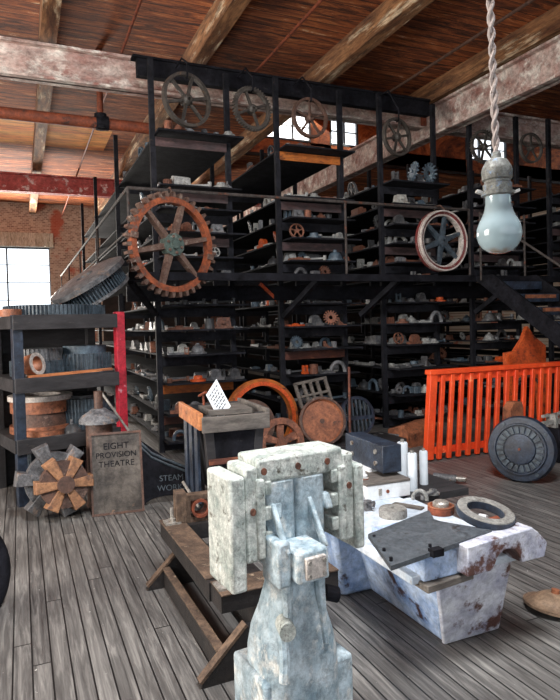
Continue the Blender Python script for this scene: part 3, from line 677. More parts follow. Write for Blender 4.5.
MB().lathe([(.0, 0), (.14, 0), (.125, .05), (.12, .78), (.0, .78)], 26).build('barrel', 'brown', o)
MB().lathe([(.115, .76), (.18, .77), (.18, .8), (.15, .84), (.1, .87), (.06, .9), (0, .9)], 26).build('collar', 'iron', o)
MB().cyl((0, 0, .9), (0, 0, 1.06), .04).build('stub', 'brown', o)
tag(MB().cyl(at(101, 392, y=5.95), at(131, 434, y=5.75), .012, n=8).build('steel_rod', 'steel'), 'thin bare steel rod leaning on the flanged iron pedestal', 'rod')
# plaque
pl0 = at(92, 517, z=0); pl1 = at(143, 514, z=0); pl0.y = pl1.y = 5.33
ang = math.atan2(pl1.y - pl0.y, pl1.x - pl0.x)
T = Matrix.Translation(at(92, 517, z=0)) @ Matrix.Rotation(R(-6), 4, 'Z') @ Matrix.Rotation(R(-12), 4, 'X')
o = thing('bronze_plaque', 'dark bronze plaque with raised lettering leaning on the gear stand', 'plaque', mtx=T)
pw, ph = .45, .72
MB().box(0, pw, .0, .03, 0, ph).build('panel', 'plaque', o)
fb = MB(); fb.box(0, pw, -.015, 0, 0, .02); fb.box(0, pw, -.015, 0, ph - .02, ph); fb.box(0, .018, -.015, 0, .02, ph - .02); fb.box(pw - .018, pw, -.015, 0, .02, ph - .02)
fb.build('border', 'brown', o)
def lettering(txt, size, x, z, parent, mt, y=-.001, ext=.003):
    cu = bpy.data.curves.new('lettering', 'FONT'); cu.body = txt; cu.size = size; cu.extrude = ext; cu.align_x = 'CENTER'
    tmp = bpy.data.objects.new('lettering_source', cu); cu.materials.append(M[mt]); me = bpy.data.meshes.new_from_object(tmp); bpy.data.objects.remove(tmp)
    t_ = bpy.data.objects.new('lettering', me); COL.objects.link(t_); t_.parent = parent; t_.location = (x, y, z); t_.rotation_euler = (R(90), 0, 0); return t_
for tx, z, s in (('EIGHT', .57, .08), ('PROVISION', .495, .07), ('THEATRE', .415, .074)): lettering(tx, s, pw / 2, z, o, 'black')
# steam works casting
T = Matrix.Translation((at(144, 512, z=0).x + .0, 5.55, 0)) @ Matrix.Rotation(R(-10), 4, 'Z') @ Matrix.Rotation(R(-20), 4, 'X')
o = thing('arched_casting', 'black arched iron casting with raised lettering beside the plaque', 'casting', mtx=T)
pts = [(0, .0)] + [(.05 + .2 * (1 - math.cos(R(a))) * 1.2, .0 + .07 * math.sin(R(a))) for a in range(0, 181, 20)] + [(.6, 0), (.62, .3), (.45, .32), (.25, .42), (0, .62)]
MB().prism(pts, -.03, .03, RX90).build('body', 'black', o)
MB().tube([(0, -.03, .6), (.12, -.03, .47), (.25, -.03, .4), (.45, -.03, .31), (.62, -.03, .28)], .014, 8).build('bead', 'gearblue', o)
MB().tube([(0, -.03, .56), (.12, -.03, .43), (.25, -.03, .36), (.45, -.03, .27), (.62, -.03, .24)], .012, 8).build('bead', 'gearblue', o)
for tx, z in (('STEAM', .2), ('WORKS', .11)): lettering(tx, .075, .3, z, o, 'gearblue', y=-.031)
tag(MB().cyl(at(183, 482, y=4.9), at(199, 507, y=4.55), .012, n=8).build('steel_rod', 'steel'), 'short bright steel rod leaning by the foot of the crate', 'rod')
for k, (px, py, lb) in enumerate(((10, 437, 'dark iron tyre ring lying on the floor behind the stand corner'),)):
    p = at(px, py + 6, z=.0); tag(MB().lathe([(.2, 0), (.3, 0), (.3, .14), (.2, .14)], 32, closed=True).build('tyre_ring', 'iron', loc=p), lb, 'ring')
# rods standing in far corner at picture edge
for k in range(4):
    tag(MB().cyl((-.55 + .08 * k, 7.6 + .12 * k, 0), (-.42 + .07 * k, 7.9, 1.5 + .1 * k), .02, n=8).build('leaning_bar', 'brown' if k % 2 else 'iron'), 'iron bar leaning upright beyond the stand, %s of four' % ORD[k], 'bar', 'iron bars leaning beyond the stand')
# wheel edge at picture border
o = thing('rubber_tyre', 'black rubber tyre standing on the floor, mostly cut off by the edge', 'tyre', mtx=Matrix.Translation((-.4, 3.86, .24)) @ Matrix.Rotation(R(35), 4, 'Z') @ Matrix.Rotation(R(75), 4, 'X'))
MB().lathe([(.17 + .1 + .075 * math.cos(R(a)) * (1), .075 * math.sin(R(a))) for a in range(0, 360, 24)], 40, closed=True).build('tread_ring', 'black', o); MB().lathe([(.05, -.02), (.21, -.02), (.21, .02), (.05, .02)], 30, closed=True).build('wheel_disc', 'navy', o)

# ------------------------------------------------------------------ crate with sign
o = thing('timber_bin', 'dark slope-sided timber bin on splayed legs holding a paper sign', 'bin', (1.29, 4.42, 0), (0, 0, R(-3)))
CWX, CDY, H = .43, .7, .95
def post(x, y, sx, sy):
    MB().hexa([(x + sx * -.08 - .035, y + sy * -.04 - .035), (x - sx * .08 + .035, y - sy * .04 - .035), (x - sx * .08 + .035, y - sy * .04 + .035), (x - sx * .08 - .035, y - sy * .04 + .035)], 0,
              [(x - .035, y - .035), (x + .035, y - .035), (x + .035, y + .035), (x - .035, y + .035)], H).build('leg', 'darkwood', o, bevel=.004)
for x, sx in ((0, -1), (CWX, 1)):
    for y, sy in ((0, -1), (CDY, 1)): post(x, y, sx, sy)
MB().box(-.05, CWX + .06, -.075, -.037, H - .12, H + .0).build('top_board', 'greywood', o, bevel=.004)
MB().box(-.05, CWX + .06, CDY + .037, CDY + .07, H - .12, H).build('top_board', 'darkwood', o, bevel=.004)
MB().box(-.07, -.037, -.05, CDY + .05, H - .1, H + .03).build('side_rail', 'newwood', o, bevel=.004)
MB().box(CWX + .037, CWX + .07, -.05, CDY + .05, H - .1, H + .03).build('side_rail', 'greywood', o, bevel=.004)
MB().hexa([(.08, -.02), (CWX - .08, -.02), (CWX - .08, CDY), (.08, CDY)], .3, [(-.02, -.02), (CWX + .02, -.02), (CWX + .02, CDY + .02), (-.02, CDY + .02)], H - .05).build('hopper', 'black', o)
MB().box(.0, CWX - .05, -.055, -.03, .58, .62).build('stretcher', 'rack_rust', o)
MB().box(.0, CWX - .05, -.05, -.03, .4, .43).build('stretcher', 'greywood', o)
for y in (.1, .3, .5): MB().box(-.055, -.035, y, y + .12, .25, H - .1).build('side_slat', 'navy', o)
MB().box(.05, CWX - .02, .12, .5, H - .02, H + .02).build('tray', 'greywood', o)
c = at(217, 398, y=4.6)
TL, TR_, BL_ = at(206, 395, y=4.62), at(216.5, 379, y=4.62), at(215, 412, y=4.6)
sg = thing('paper_sign', 'white printed paper sign tilted on top of the timber bin', 'sign', TL)
ux, uy = TR_ - TL, BL_ - TL; un = ux.cross(uy).normalized()
if un.y > 0: un = -un
def pq(u, v, d): return ux * u + uy * v + un * d
def quad(mb, u0, u1, v0, v1, d0, d1): mb.add([pq(u, v, d) for d in (d0, d1) for u, v in ((u0, v0), (u1, v0), (u1, v1), (u0, v1))], [(3, 2, 1, 0), (4, 5, 6, 7), (0, 1, 5, 4), (1, 2, 6, 5), (2, 3, 7, 6), (3, 0, 4, 7)])
sm = MB(); quad(sm, 0, 1, 0, 1.6, -.003, 0); sm.build('sheet', 'paper', sg, smooth=0)
ln = MB(); rl = random.Random(3)
for k in range(7):
    x = .12 + rl.uniform(0, .1); v = .2 + k * .17
    while x < .8:
        wl = rl.uniform(.08, .2); quad(ln, x, min(x + wl, .9), v, v + .06, .0003, .001); x += wl + .05
ln.build('printed_text', 'ink', sg, smooth=0)
tag(MB().cyl(at(204, 411, y=4.9), at(203.5, 395, y=4.9), .01, n=8).cyl(at(199, 396, y=4.95), at(206, 392, y=4.85), .012, n=8).build('tee_handle', 'pipe'), 'small rusty T-shaped handle rising from the timber bin beside sign', 'handle')

# ------------------------------------------------------------------ round things behind the machine
def leaning(name, label, cat, px, py, y, lean, yaw=0, group=None):
    return thing(name, label, cat, mtx=Matrix.Translation(at(px, py, y=y)) @ Matrix.Rotation(R(yaw), 4, 'Z') @ Matrix.Rotation(R(90 - lean), 4, 'X'), group=group)
o = leaning('wooden_ring', 'huge orange-brown ring standing upright behind the timber bin', 'ring', 262, 418, 7.05, 6, 4)
MB().lathe([(.5, -.05), (.5, .05), (.41, .05), (.41, -.05)], 56, closed=True).build('rim', 'rack_orange', o); MB().lathe([(.46, .05), (.46, .065), (.41, .065), (.41, .05)], 56, closed=True).build('inner_lip', 'orange', o)
o = leaning('pulley', 'dark brown flat pulley standing inside the huge orange ring', 'pulley', 251, 424, 6.65, 6)
MB().lathe([(.05, -.05), (.27, -.05), (.29, -.03), (.29, .05), (.25, .05), (.24, .0), (.05, .0)], 36, closed=True).build('disc', 'brown', o); MB().cyl((0, 0, -.06), (0, 0, .06), .06).build('hub', 'iron', o)
o = leaning('flywheel', 'rust-red spoked wheel standing just behind the pale machine top', 'wheel', 281, 442, 6.1, 10)
MB().lathe([(.27, -.04), (.27, .04), (.2, .04), (.2, -.04)], 40, closed=True).build('rim', 'rust', o); MB().cyl((0, 0, -.04), (0, 0, .05), .06).build('hub', 'rust', o)
for k in range(5):
    T = Matrix.Rotation(2 * PI * k / 5 + .3, 4, 'Z'); MB().hexa([(.05, -.035), (.21, -.05), (.21, .05), (.05, .035)], -.02, [(.05, -.03), (.21, -.045), (.21, .045), (.05, .03)], .02, T).build('spoke', 'rust', o)
o = leaning('copper_dish', 'round copper-rust lid leaning in front of the slatted pattern', 'lid', 322, 421, 6.55, 14, -8)
MB().lathe([(0, .0), (.25, .0), (.265, .03), (.29, .03), (.295, 0), (.285, -.04), (0, -.04)], 44).build('dish', 'copper', o); MB().lathe([(.27, .03), (.27, .045), (.298, .045), (.298, .02)], 44, closed=True).build('rim', 'brown', o); MB().cyl((0, 0, 0), (0, 0, .012), .03).build('boss', 'brown', o)
o = thing('slatted_pattern', 'grey-brown slatted wooden frame propped behind the round copper lid', 'frame', mtx=Matrix.Translation(at(314, 394, y=7.0)) @ Matrix.Rotation(R(-3), 4, 'Z') @ Matrix.Rotation(R(70), 4, 'X') @ Matrix.Rotation(R(8), 4, 'Z'))
fw = MB(); 
for y in (-.18, .16): fw.box(-.24, .24, y, y + .035, -.02, .02)
for x in (-.24, .2): fw.box(x, x + .035, -.18, .18, -.02, .02)
fw.build('frame', 'greywood', o)
for x in (-.13, -.03, .07): MB().box(x, x + .035, -.15, .16, -.012, .03).build('slat', 'greywood', o)
MB().box(-.2, .2, -.02, .01, -.015, .035).build('cross_slat', 'greywood', o)
o = leaning('arched_grate', 'dark blue half-round slotted grate beside the round lid', 'grate', 357, 416, 6.75, 10)
ga = MB().ring(circ(.26, 40), circ(.22, 40), -.02, .02).build('rim', 'navy', o)
for k in range(7):
    x = -.18 + k * .06; hh = math.sqrt(.24 ** 2 - x * x); MB().box(x - .012, x + .012, -hh, hh, -.015, .015).build('slat', 'gearblue', o)
MB().box(-.24, .24, -.05, -.0, -.018, .018).build('cross_bar', 'navy', o)
tag(MB().cyl(at(350, 436, y=6.4), at(349, 367, y=6.5), .016, n=8).build('wood_pole', 'rack_rust'), 'thin upright wooden pole standing in front of the slotted grate', 'pole')
tag(MB().box(2.2, 4.5, 6.35, 6.92, 0, .13).build('timber_skid', 'darkwood', bevel=.01), 'low dark timber skid under the round lid and slotted grate', 'skid')
# rusty sheets beyond the bench
c = at(412, 428, y=6.6)
o = thing('rusty_sheet', 'rust-orange folded sheet lying on floor beside the red gate', 'sheet', (c.x, 6.6, .0), (0, 0, R(12)))
MB().add([(-.25, -.2, .16), (.35, -.2, .22), (.35, 0, .3), (-.15, 0, .26), (.35, .25, .24), (-.2, .25, .18), (-.25, -.2, 0), (.35, -.2, 0), (.35, .25, 0), (-.2, .25, 0)], [(0, 1, 2, 3), (3, 2, 4, 5), (0, 6, 7, 1), (5, 4, 8, 9), (0, 3, 5, 9, 6), (1, 7, 8, 4, 2), (6, 9, 8, 7)]).build('sheet_body', 'copper', o, smooth=0)
for k, (px, py, w_, mt) in enumerate(((382, 437, .2, 'grey'), (396, 436, .16, 'iron'), (372, 420, .22, 'rust'))):
    p = at(px, py, z=.08); tag(K['iron_plate']['mb'].build('iron_plate', mt, loc=p, rot=(.1 * k, .15, k)) , ['grey iron plate lying on floor behind the dark bolted block', 'dark iron plate lying on floor nearest the rust-orange sheet', 'rusty plate lying on floor behind the grate'][k], 'plate')

# ------------------------------------------------------------------ red gate
gp = at(425, 462, z=0)
o = thing('slatted_gate', 'bright red-orange slatted gate leaning before the storage racks', 'gate', (gp.x, gp.y, 0), (0, 0, R(-1)))
GL_, GH, SH = 3.2, 1.0, .13
sh = Matrix(((1, 0, SH, 0), (0, 1, .06, 0), (0, 0, 1, 0), (0, 0, 0, 1)))
MB().box(0, .1, -.03, .05, .02, GH, sh).build('stile', 'redorange', o, bevel=.006)
MB().box(GL_ - .1, GL_, -.03, .05, .02, GH, sh).build('stile', 'redorange', o, bevel=.006)
MB().box(-.02, GL_, -.045, .065, GH - .0, GH + .055, sh).build('top_rail', 'redorange', o, bevel=.006)
MB().box(.1, GL_, -.0, .04, GH - .09, GH, sh).build('upper_rail', 'redorange', o, bevel=.004)
MB().box(.1, GL_, .02, .05, .07, .15, sh).build('bottom_rail', 'redorange', o, bevel=.004)
for k in range(21):
    x = .19 + k * .14; MB().box(x - .028, x + .028, -.025, .018, .015, GH - .005, sh).build('slat', 'redorange', o, bevel=.005)
# blue round cover with stand
c = at(521, 449, z=.325)
o = thing('drum_cover', 'round navy iron cover with ribbed ring leaning before the red gate', 'cover', mtx=Matrix.Translation(c) @ Matrix.Rotation(R(-60), 4, 'Z') @ Matrix.Rotation(R(82), 4, 'X'))
r = .33
MB().lathe([(0, -.05), (r, -.05), (r * 1.0, .0), (r * .95, .03), (r * .78, .035), (r * .76, .06), (r * .72, .06), (r * .7, .04), (r * .46, .04), (r * .45, .065), (r * .4, .07), (0, .06)], 56).build('dish', 'navy', o)
rb = MB()
for k in range(22):
    T = Matrix.Rotation(2 * PI * k / 22, 4, 'Z'); rb.box(r * .48, r * .68, -.016, .016, .035, .058, T)
rb.build('rib_ring', 'gearblue', o)
for a in (35, 125, 215, 305): MB().cyl((math.cos(R(a)) * r * .87, math.sin(R(a)) * r * .87, .02), (math.cos(R(a)) * r * .87, math.sin(R(a)) * r * .87, .045), .016, n=8).build('bolt', 'gearblue', o)
MB().cyl((0, 0, .05), (0, 0, .075), .012, n=8).build('centre_stud', 'pipe', o)
c2 = at(555, 470, y=5.0)
tag(MB().box(-.05, .5, -.2, .25, 0, .38).build('iron_block', 'black', loc=(c2.x - .05, 5.05, 0), bevel=.01), 'black iron block standing behind the round navy cover', 'block')
o = thing('bar_bracket', 'white slotted metal bracket on the black block behind navy cover', 'bracket', (c2.x - .06, 4.95, .38), (0, 0, R(10)))
MB().box(-.2, .42, 0, .03, .05, .09).build('arm', 'pale', o); MB().box(-.12, .45, .05, .08, .12, .15).build('arm', 'pale', o); MB().box(.0, .05, -.02, .1, 0, .15).build('upright', 'pale', o); MB().box(.25, .29, -.02, .1, 0, .15).build('upright', 'pale', o)
p = at(513, 408, y=5.0)
tag(MB().hexa([(-.09, -.06), (.09, -.06), (.09, .06), (-.09, .06)], 0, [(-.03, -.06), (.07, -.06), (.07, .06), (-.03, .06)], .07).box(-.09, .09, -.06, .06, -p.z, 0).build('wedge_block', 'copper', loc=p), 'small rust-orange wedge showing above the round navy cover', 'wedge')
# orange rust panel under stair
p0 = at(508, 402, y=6.45)
o = thing('shaped_panel', 'rust-orange shaped iron panel leaning below the steel stair', 'panel', (p0.x, 6.5, 0), (0, 0, R(-6))); o.scale = (1.1, 1, 1.02)
pp = [(.0, .0), (.06, .0), (.1, .62), (.2, .76), (.42, .76), (.5, .62), (.52, 0), (.62, 0), (.62, 1.2), (.44, 1.34), (.34, 1.48), (.26, 1.3), (.14, 1.14), (.0, 1.12)]
MB().prism(pp, -.04, .04, RX90).build('plate', 'ochre', o)
MB().box(-.02, .64, -.07, -.04, .86, .89).build('rib', 'black', o)
MB().tube([(.1, -.05, .5)] + [(.31 - .2 * math.cos(R(a)), -.05, .6 + .18 * math.sin(R(a))) for a in range(0, 181, 20)] + [(.52, -.05, .5)], .02, 8).build('arch_rib', 'brown', o)
MB().box(.0, .05, -.08, -.04, 0, 1.1).build('side_rib', 'orange', o)

# ------------------------------------------------------------------ long casting bench
TOPZ = .46
bn = thing('casting_bench', 'long blue-white chipped iron bench casting with dark-stained foot', 'bench', (1.9, 2.4, 0), (0, 0, R(0)))
def bl(x, y): return (x - 1.9, y - 2.4)
MB().hexa([bl(1.92, 2.43), bl(2.27, 2.43), bl(2.33, 4.3), bl(1.9, 4.3)], 0, [bl(1.78, 2.3), bl(2.24, 2.3), bl(2.34, 4.3), bl(1.8, 4.3)], TOPZ - .04).build('body', 'bench', bn, bevel=.025)
MB().hexa([bl(1.71, 3.1), bl(2.0, 3.1), bl(2.0, 3.75), bl(1.71, 3.75)], 0, [bl(1.63, 3.05), bl(2.0, 3.05), bl(2.0, 3.8), bl(1.63, 3.8)], TOPZ - .04).build('side_foot', 'bench', bn, bevel=.03)
MB().box(*[v for v in (1.62 - 1.9, 2.36 - 1.9, 2.27 - 2.4, 4.35 - 2.4)], TOPZ - .04, TOPZ).build('top_slab', 'benchtop', bn, bevel=.006)
MB().hexa([bl(1.915, 2.415), bl(2.275, 2.415), bl(2.275, 2.44), bl(1.915, 2.44)], .0, [bl(1.775, 2.285), bl(2.245, 2.285), bl(2.245, 2.31), bl(1.775, 2.31)], TOPZ - .04).build('end_face', 'bench_end', bn, bevel=.008)
lg = at(428, 588, z=TOPZ - .03); lh = at(474, 573, z=TOPZ - .03)
MB().hexa([bl(lg.x, lg.y), bl(lh.x, lh.y), bl(lh.x + .0, lh.y + .2), bl(lg.x, lg.y + .2)], TOPZ - .06, [bl(lg.x, lg.y), bl(lh.x, lh.y), bl(lh.x, lh.y + .2), bl(lg.x, lg.y + .2)], TOPZ - .025).build('ledge', 'greywood', bn, bevel=.005)
lg = at(424, 582, z=TOPZ - .02); lh = at(464, 572, z=TOPZ - .02)
MB().hexa([bl(lg.x, lg.y), bl(lh.x, lh.y), bl(lh.x, lh.y + .45), bl(lg.x, lg.y + .45)], TOPZ - .025, [bl(lg.x, lg.y), bl(lh.x, lh.y), bl(lh.x, lh.y + .45), bl(lg.x, lg.y + .45)], TOPZ + .1).build('side_block', 'bench', bn, bevel=.01)
ar = [(0, 0), (.15, 0)] + circ(.085, 11, .25, 0, PI, 0)[1:-1] + [(.345, 0), (.5, 0), (.52, .07), (.46, .13), (.42, .16), (0, .14)]
MB().box(.4, .95, .9, 1.95, TOPZ - .05, TOPZ).build('rear_wing', 'darkwood', bn)
o = MB().prism(ar, -.07, .07, RX90).build('arched_end', 'bench_end', bn, bevel=.006, loc=(1.86 - 1.9, 2.24 - 2.4, TOPZ - .01), rot=(0, 0, R(2)))
MB().cyl((.5, .05, .46), (.62, .05, .46), .02).build('pin', 'steel', bn)
# plate
PT = [at(368, 534, z=.6), at(391, 566, z=.585), at(420, 556, z=.585), at(492, 530, z=.61), at(440, 521, z=.61), at(434, 519, z=.61), at(429, 510, z=.61)]
mid = sum(PT, Vector()) / len(PT)
pm = MB(); n = len(PT)
pm.add([tuple(p - mid) for p in PT] + [tuple(p - mid - Vector((0, 0, .022))) for p in PT], [tuple(range(n)), tuple(range(2 * n - 1, n - 1, -1))] + [(i, (i + 1) % n, n + (i + 1) % n, n + i) for i in range(n)])
o = thing('steel_plate', 'dark slate steel plate with notch lying across bench end', 'plate', mid)
pm.build('plate_body', 'plate', o, smooth=0)
for px, py in ((374, 536), (391, 558), (418, 522), (430, 545), (384, 549)):
    p = at(px, py, z=.6) - mid; MB().cyl((p.x, p.y, p.z - .02), (p.x, p.y, p.z + .004), .008, n=8).build('bolt_hole', 'black', o)
p = at(436, 549, z=.6) - mid; MB().box(p.x - .03, p.x + .03, p.y - .02, p.y + .02, p.z - .03, p.z + .003).build('notch_lug', 'black', o)
# ring pulley
c = at(485, 514, z=.64)
o = thing('ring_pulley', 'thick grey ring lying on the bench end over the plate', 'ring', mtx=Matrix.Translation(c) @ Matrix.Rotation(R(13), 4, 'X') @ Matrix.Rotation(R(4), 4, 'Y'))
MB().lathe([(.093, -.02), (.14, -.02), (.147, .0), (.147, .02), (.093, .02)], 48, closed=True).build('body', 'navy', o); MB().lathe([(.094, .02), (.144, .02), (.142, .026), (.096, .026)], 48, closed=True).build('top_face', 'stone', o)
tag(MB().box(-.02, .02, -.02, .02, 0, .05).build('white_lug', 'white', loc=(c.x - .01, c.y + .01, .585), rot=(0, .4, .5), bevel=.004), 'small white block lying inside the thick grey ring', 'block')
tag(MB().cyl((-.03, 0, .02), (.03, 0, .025), .018, n=12).build('rusty_bolt', 'pipe', loc=(c.x + .035, c.y - .02, .585)), 'stubby rusty bolt lying inside the thick grey ring', 'bolt')
c = at(441, 513, z=TOPZ)
o = thing('capped_flange', 'rust-red round flange with pale cap on bench beside ring', 'flange', (c.x, c.y, TOPZ))
MB().lathe([(0, 0), (.075, 0), (.08, .01), (.08, .04), (.072, .045), (.0, .045)], 30).build('base', 'pipe', o); MB().lathe([(.05, .045), (.05, .065), (.04, .075), (0, .075)], 24).build('cap', 'steel', o); MB().lathe([(.066, .045), (.08, .045), (.08, .05), (.066, .05)], 30, closed=True).build('lip', 'copper', o)
c = at(393, 516, z=TOPZ)
o = thing('round_disc', 'grey stone-like thick disc with centre hole lying on bench', 'disc', (c.x, c.y, TOPZ))
MB().lathe([(.012, 0), (.085, 0), (.085, .04), (.08, .05), (.012, .05)], 36, closed=True).build('disc_body', 'stone', o)
c = at(368, 510, z=TOPZ)
o = thing('valve_fitting', 'cluster-like dark knobbed valve fitting beside the grey disc', 'valve', (c.x, c.y, TOPZ))
MB().cyl((0, 0, 0), (0, 0, .06), .025).build('body', 'iron', o)
for a in (0, 72, 144, 216, 288): MB().cyl((0, 0, .035), (math.cos(R(a)) * .05, math.sin(R(a)) * .05, .04), .013, n=8).build('knob', 'iron', o)
# white base, dark block, toolbox etc
c = at(380, 500, z=TOPZ)
tb_ = thing('white_toolbox', 'white metal box with hasp on bench under the dark bolted block', 'box', (c.x, c.y, TOPZ), (0, 0, R(-2)))
bx = at(405, 493, z=TOPZ).x - c.x
bx0 = at(361, 499, z=TOPZ).x - c.x
MB().box(bx0, bx, 0, .66, 0, .1).build('body', 'white', tb_, bevel=.004); MB().box(bx0 - .002, bx + .002, -.003, .662, .1, .118).build('lid', 'greywood', tb_, bevel=.003)
MB().box(-.01, .012, -.008, 0, .03, .075).build('hasp', 'steel', tb_); MB().cyl((.06, 0, .05), (.06, -.006, .05), .012).build('stain', 'pipe', tb_)
zz = TOPZ + .118
c = at(384, 471, z=zz)
o = thing('white_slab', 'thin white slab between the white box and dark bolted block', 'slab', (c.x, c.y, zz))
MB().box(-.11, .09, .02, .6, 0, .025).build('slab', 'white', o)
zz += .025
bA = at(383, 474, z=zz); bB = at(396.5, 470, z=zz); bw = (bB - bA).length
o = thing('bolted_block', 'dark navy iron block with bolt heads standing on white slab', 'block', (bA.x, bA.y, zz), (0, 0, R(-3)))
MB().box(0, bw, 0, .56, 0, .19).build('block', 'navy', o, bevel=.006)
for y, z in ((.09, .135), (.09, .055), (.44, .135), (.44, .055)): MB().cyl((0, y, z), (-.014, y, z), .016, n=10).build('bolt_head', 'steel', o)
def canister(px, py, hpx, rad, label, y=None):
    p = at(px, py, z=TOPZ); dd = (p - CAM).dot(fwd); h = hpx * dd / FPX
    o = thing('canister', label, 'canister', p, group='pale canisters on the bench')
    MB().lathe([(0, 0), (rad, 0), (rad, h * .9), (rad * .85, h * .93), (0, h * .93)], 24).build('body', 'canister', o); MB().lathe([(rad * .35, h * .93), (rad * .35, h), (0, h)], 16).build('cap', 'steel', o)
canister(403, 480, 41, .04, 'tall pale canister standing hard against the dark bolted block')
canister(412.5, 490, 40, .036, 'pale blue-white canister between the white box and its twin')
canister(424, 484, 36, .03, 'slimmer pale canister nearest the red gate')
for px, py, lb in ((347, 497, 'white nozzle bottle standing closest to machine leg'), (356, 499, 'white nozzle bottle in the middle of its trio by the machine'), (364, 496, 'white nozzle bottle nearest the dark bolted block')):
    p = at(px, py, z=TOPZ); o = thing('nozzle_bottle', lb, 'bottle', p); o.scale = (1.05, 1.05, 1.25)
    MB().lathe([(0, 0), (.033, 0), (.033, .1), (.0, .102)], 18).build('body', 'rimwhite', o); MB().lathe([(.024, .102), (.026, .115), (.015, .122), (.006, .155), (0, .155)], 14).build('nozzle', 'white', o)
    MB().lathe([(.0335, .085), (.0345, .085), (.0345, .1), (.0335, .1)], 18, closed=True).build('band', 'pipe', o)
for k, (px, py, kn, mt, lb) in enumerate(((429, 497, 'crank_lever', 'iron', 'dark crank lever lying on bench behind the pale canisters'), (433, 494, 'flange', 'grey', 'small grey flange lying on bench past the canisters'), (420, 500, 'pipe_elbow', 'grey', 'grey curved fitting lying on bench before the canisters'), (352, 503, 'crank_lever', 'iron', 'dark lever lying on bench beside the machine leg'))):
    p = at(px, py, z=TOPZ); put(kn, mt, p, .4 + k, .45, lb)
p = at(408, 507, z=TOPZ); tag(MB().box(-.1, .1, -.025, .025, 0, .012).build('wood_strip', 'greywood', loc=p, rot=(0, 0, R(-60))), 'short grey wood strip lying on bench before the white box', 'strip')
p = at(450, 480, z=.03); o = thing('hose_nozzle', 'dark steel nozzle lying on the floor past the bench canisters', 'nozzle', p, (0, 0, R(-50)))
MB().cyl((-.16, 0, .02), (.06, 0, .02), .045, .04).build('barrel', 'iron', o); MB().cyl((.06, 0, .02), (.16, 0, .02), .025).build('spout', 'steel', o)

# floor lid at picture edge
c = at(551, 592, z=.1)
o = thing('dished_pan', 'tan dished metal lid with copper knob lying on floor', 'lid', mtx=Matrix.Translation((c.x + .02, c.y, .0)) @ Matrix.Rotation(R(8), 4, 'Y'))
MB().lathe([(0, .09), (.06, .085), (.12, .05), (.155, .03), (.165, .03), (.165, .015), (.12, .03), (0, .07)], 40).build('dish', 'lid', o); MB().cyl((0, 0, .085), (0, 0, .11), .022).build('knob', 'copper', o)

# ------------------------------------------------------------------ sled frame
o = thing('sled_frame', 'rusty dark channel-iron skid frame on floor behind the machine', 'frame', (.7, 2.6, 0), (0, 0, R(1)))
for y in (0, 1.12):
    pg = [(0, 0), (.34, 0), (.34, .22), (.22, .235), (0, .02)]
    MB().add([(x, y, z) for x, z in pg] + [(x, y + .045, z) for x, z in pg], [(0, 1, 2, 3, 4), (9, 8, 7, 6, 5)] + [(k, (k + 1) % 5, 5 + (k + 1) % 5, 5 + k) for k in range(5)]).build('end_gusset', 'sleddark', o)
    MB().bar((-.005, y + .022, .026), (.225, y + .022, .243), .05, .014).build('gusset_flange', 'sledtop', o)
MB().box(.1, .13, .05, 1.12, .0, .12).build('runner', 'sleddark', o); MB().box(.09, .135, .045, 1.12, .12, .13).build('runner_flange', 'sledtop', o)
MB().box(.14, .28, .3, 1.36, .245, .34).build('main_beam', 'sleddark', o); MB().box(.135, .285, .34, 1.38, .34, .35).build('beam_top', 'sledtop', o, bevel=.003)
MB().box(.36, .56, -.05, 1.2, .06, .2).build('inner_beam', 'sleddark', o); MB().box(.36, .42, -.06, .7, .2, .21).build('inner_flange', 'sledtop', o)
MB().box(.15, .8, .14, .3, .25, .335).build('cross_beam', 'sleddark', o); MB().box(.15, .8, .13, .31, .335, .345).build('cross_beam_top', 'sledtop', o, bevel=.003)
MB().box(.28, .8, 1.2, 1.35, .24, .34).build('cross_beam', 'sleddark', o)
for x, y, z in ((.2, .22, .345), (.2, 1.28, .35)):
    pl_ = MB().box(x - .05, x + .05, y - .05, y + .05, z, z + .012).build('bolt_plate', 'steel', o); MB().cyl((x, y, z), (x, y, z + .1), .012, n=10).cyl((x, y, z + .012), (x, y, z + .03), .024, n=6).build('bolt', 'steel', pl_)
q = thing('bearing_bracket', 'brown iron bracket with two round holes on sled end', 'bracket', (.97, 3.86, .34), (0, 0, R(-4)))
bb = MB()
bb.box(0, .42, 0, .08, 0, .035); bb.box(0, .42, 0, .08, .145, .18)
for x in (.0, .16, .32): bb.box(x, x + .03 + (.07 if x > .3 else 0), 0, .08, .035, .145)
bb.build('body', 'sledtop', q)
for x in (.095, .255): MB().lathe([(.045, -.02), (.062, -.02), (.062, .09), (.045, .09)], 22, T=Matrix.Translation((x, .07, .09)) @ RX90, closed=True).build('hole_collar', 'pipe', q)
MB().box(-.07, 0, -.02, .09, 0, .21).build('end_post', 'sledtop', q, bevel=.004)

# ------------------------------------------------------------------ machine
T0 = at(290, 449, z=1.17)
mc = thing('forging_machine', 'tall pale grey-green cast iron machine with stepped head and flared column', 'machine', (T0.x, T0.y, 0), (0, 0, R(6))); mc.scale = (.86, .92, 1.017)
mh = .09
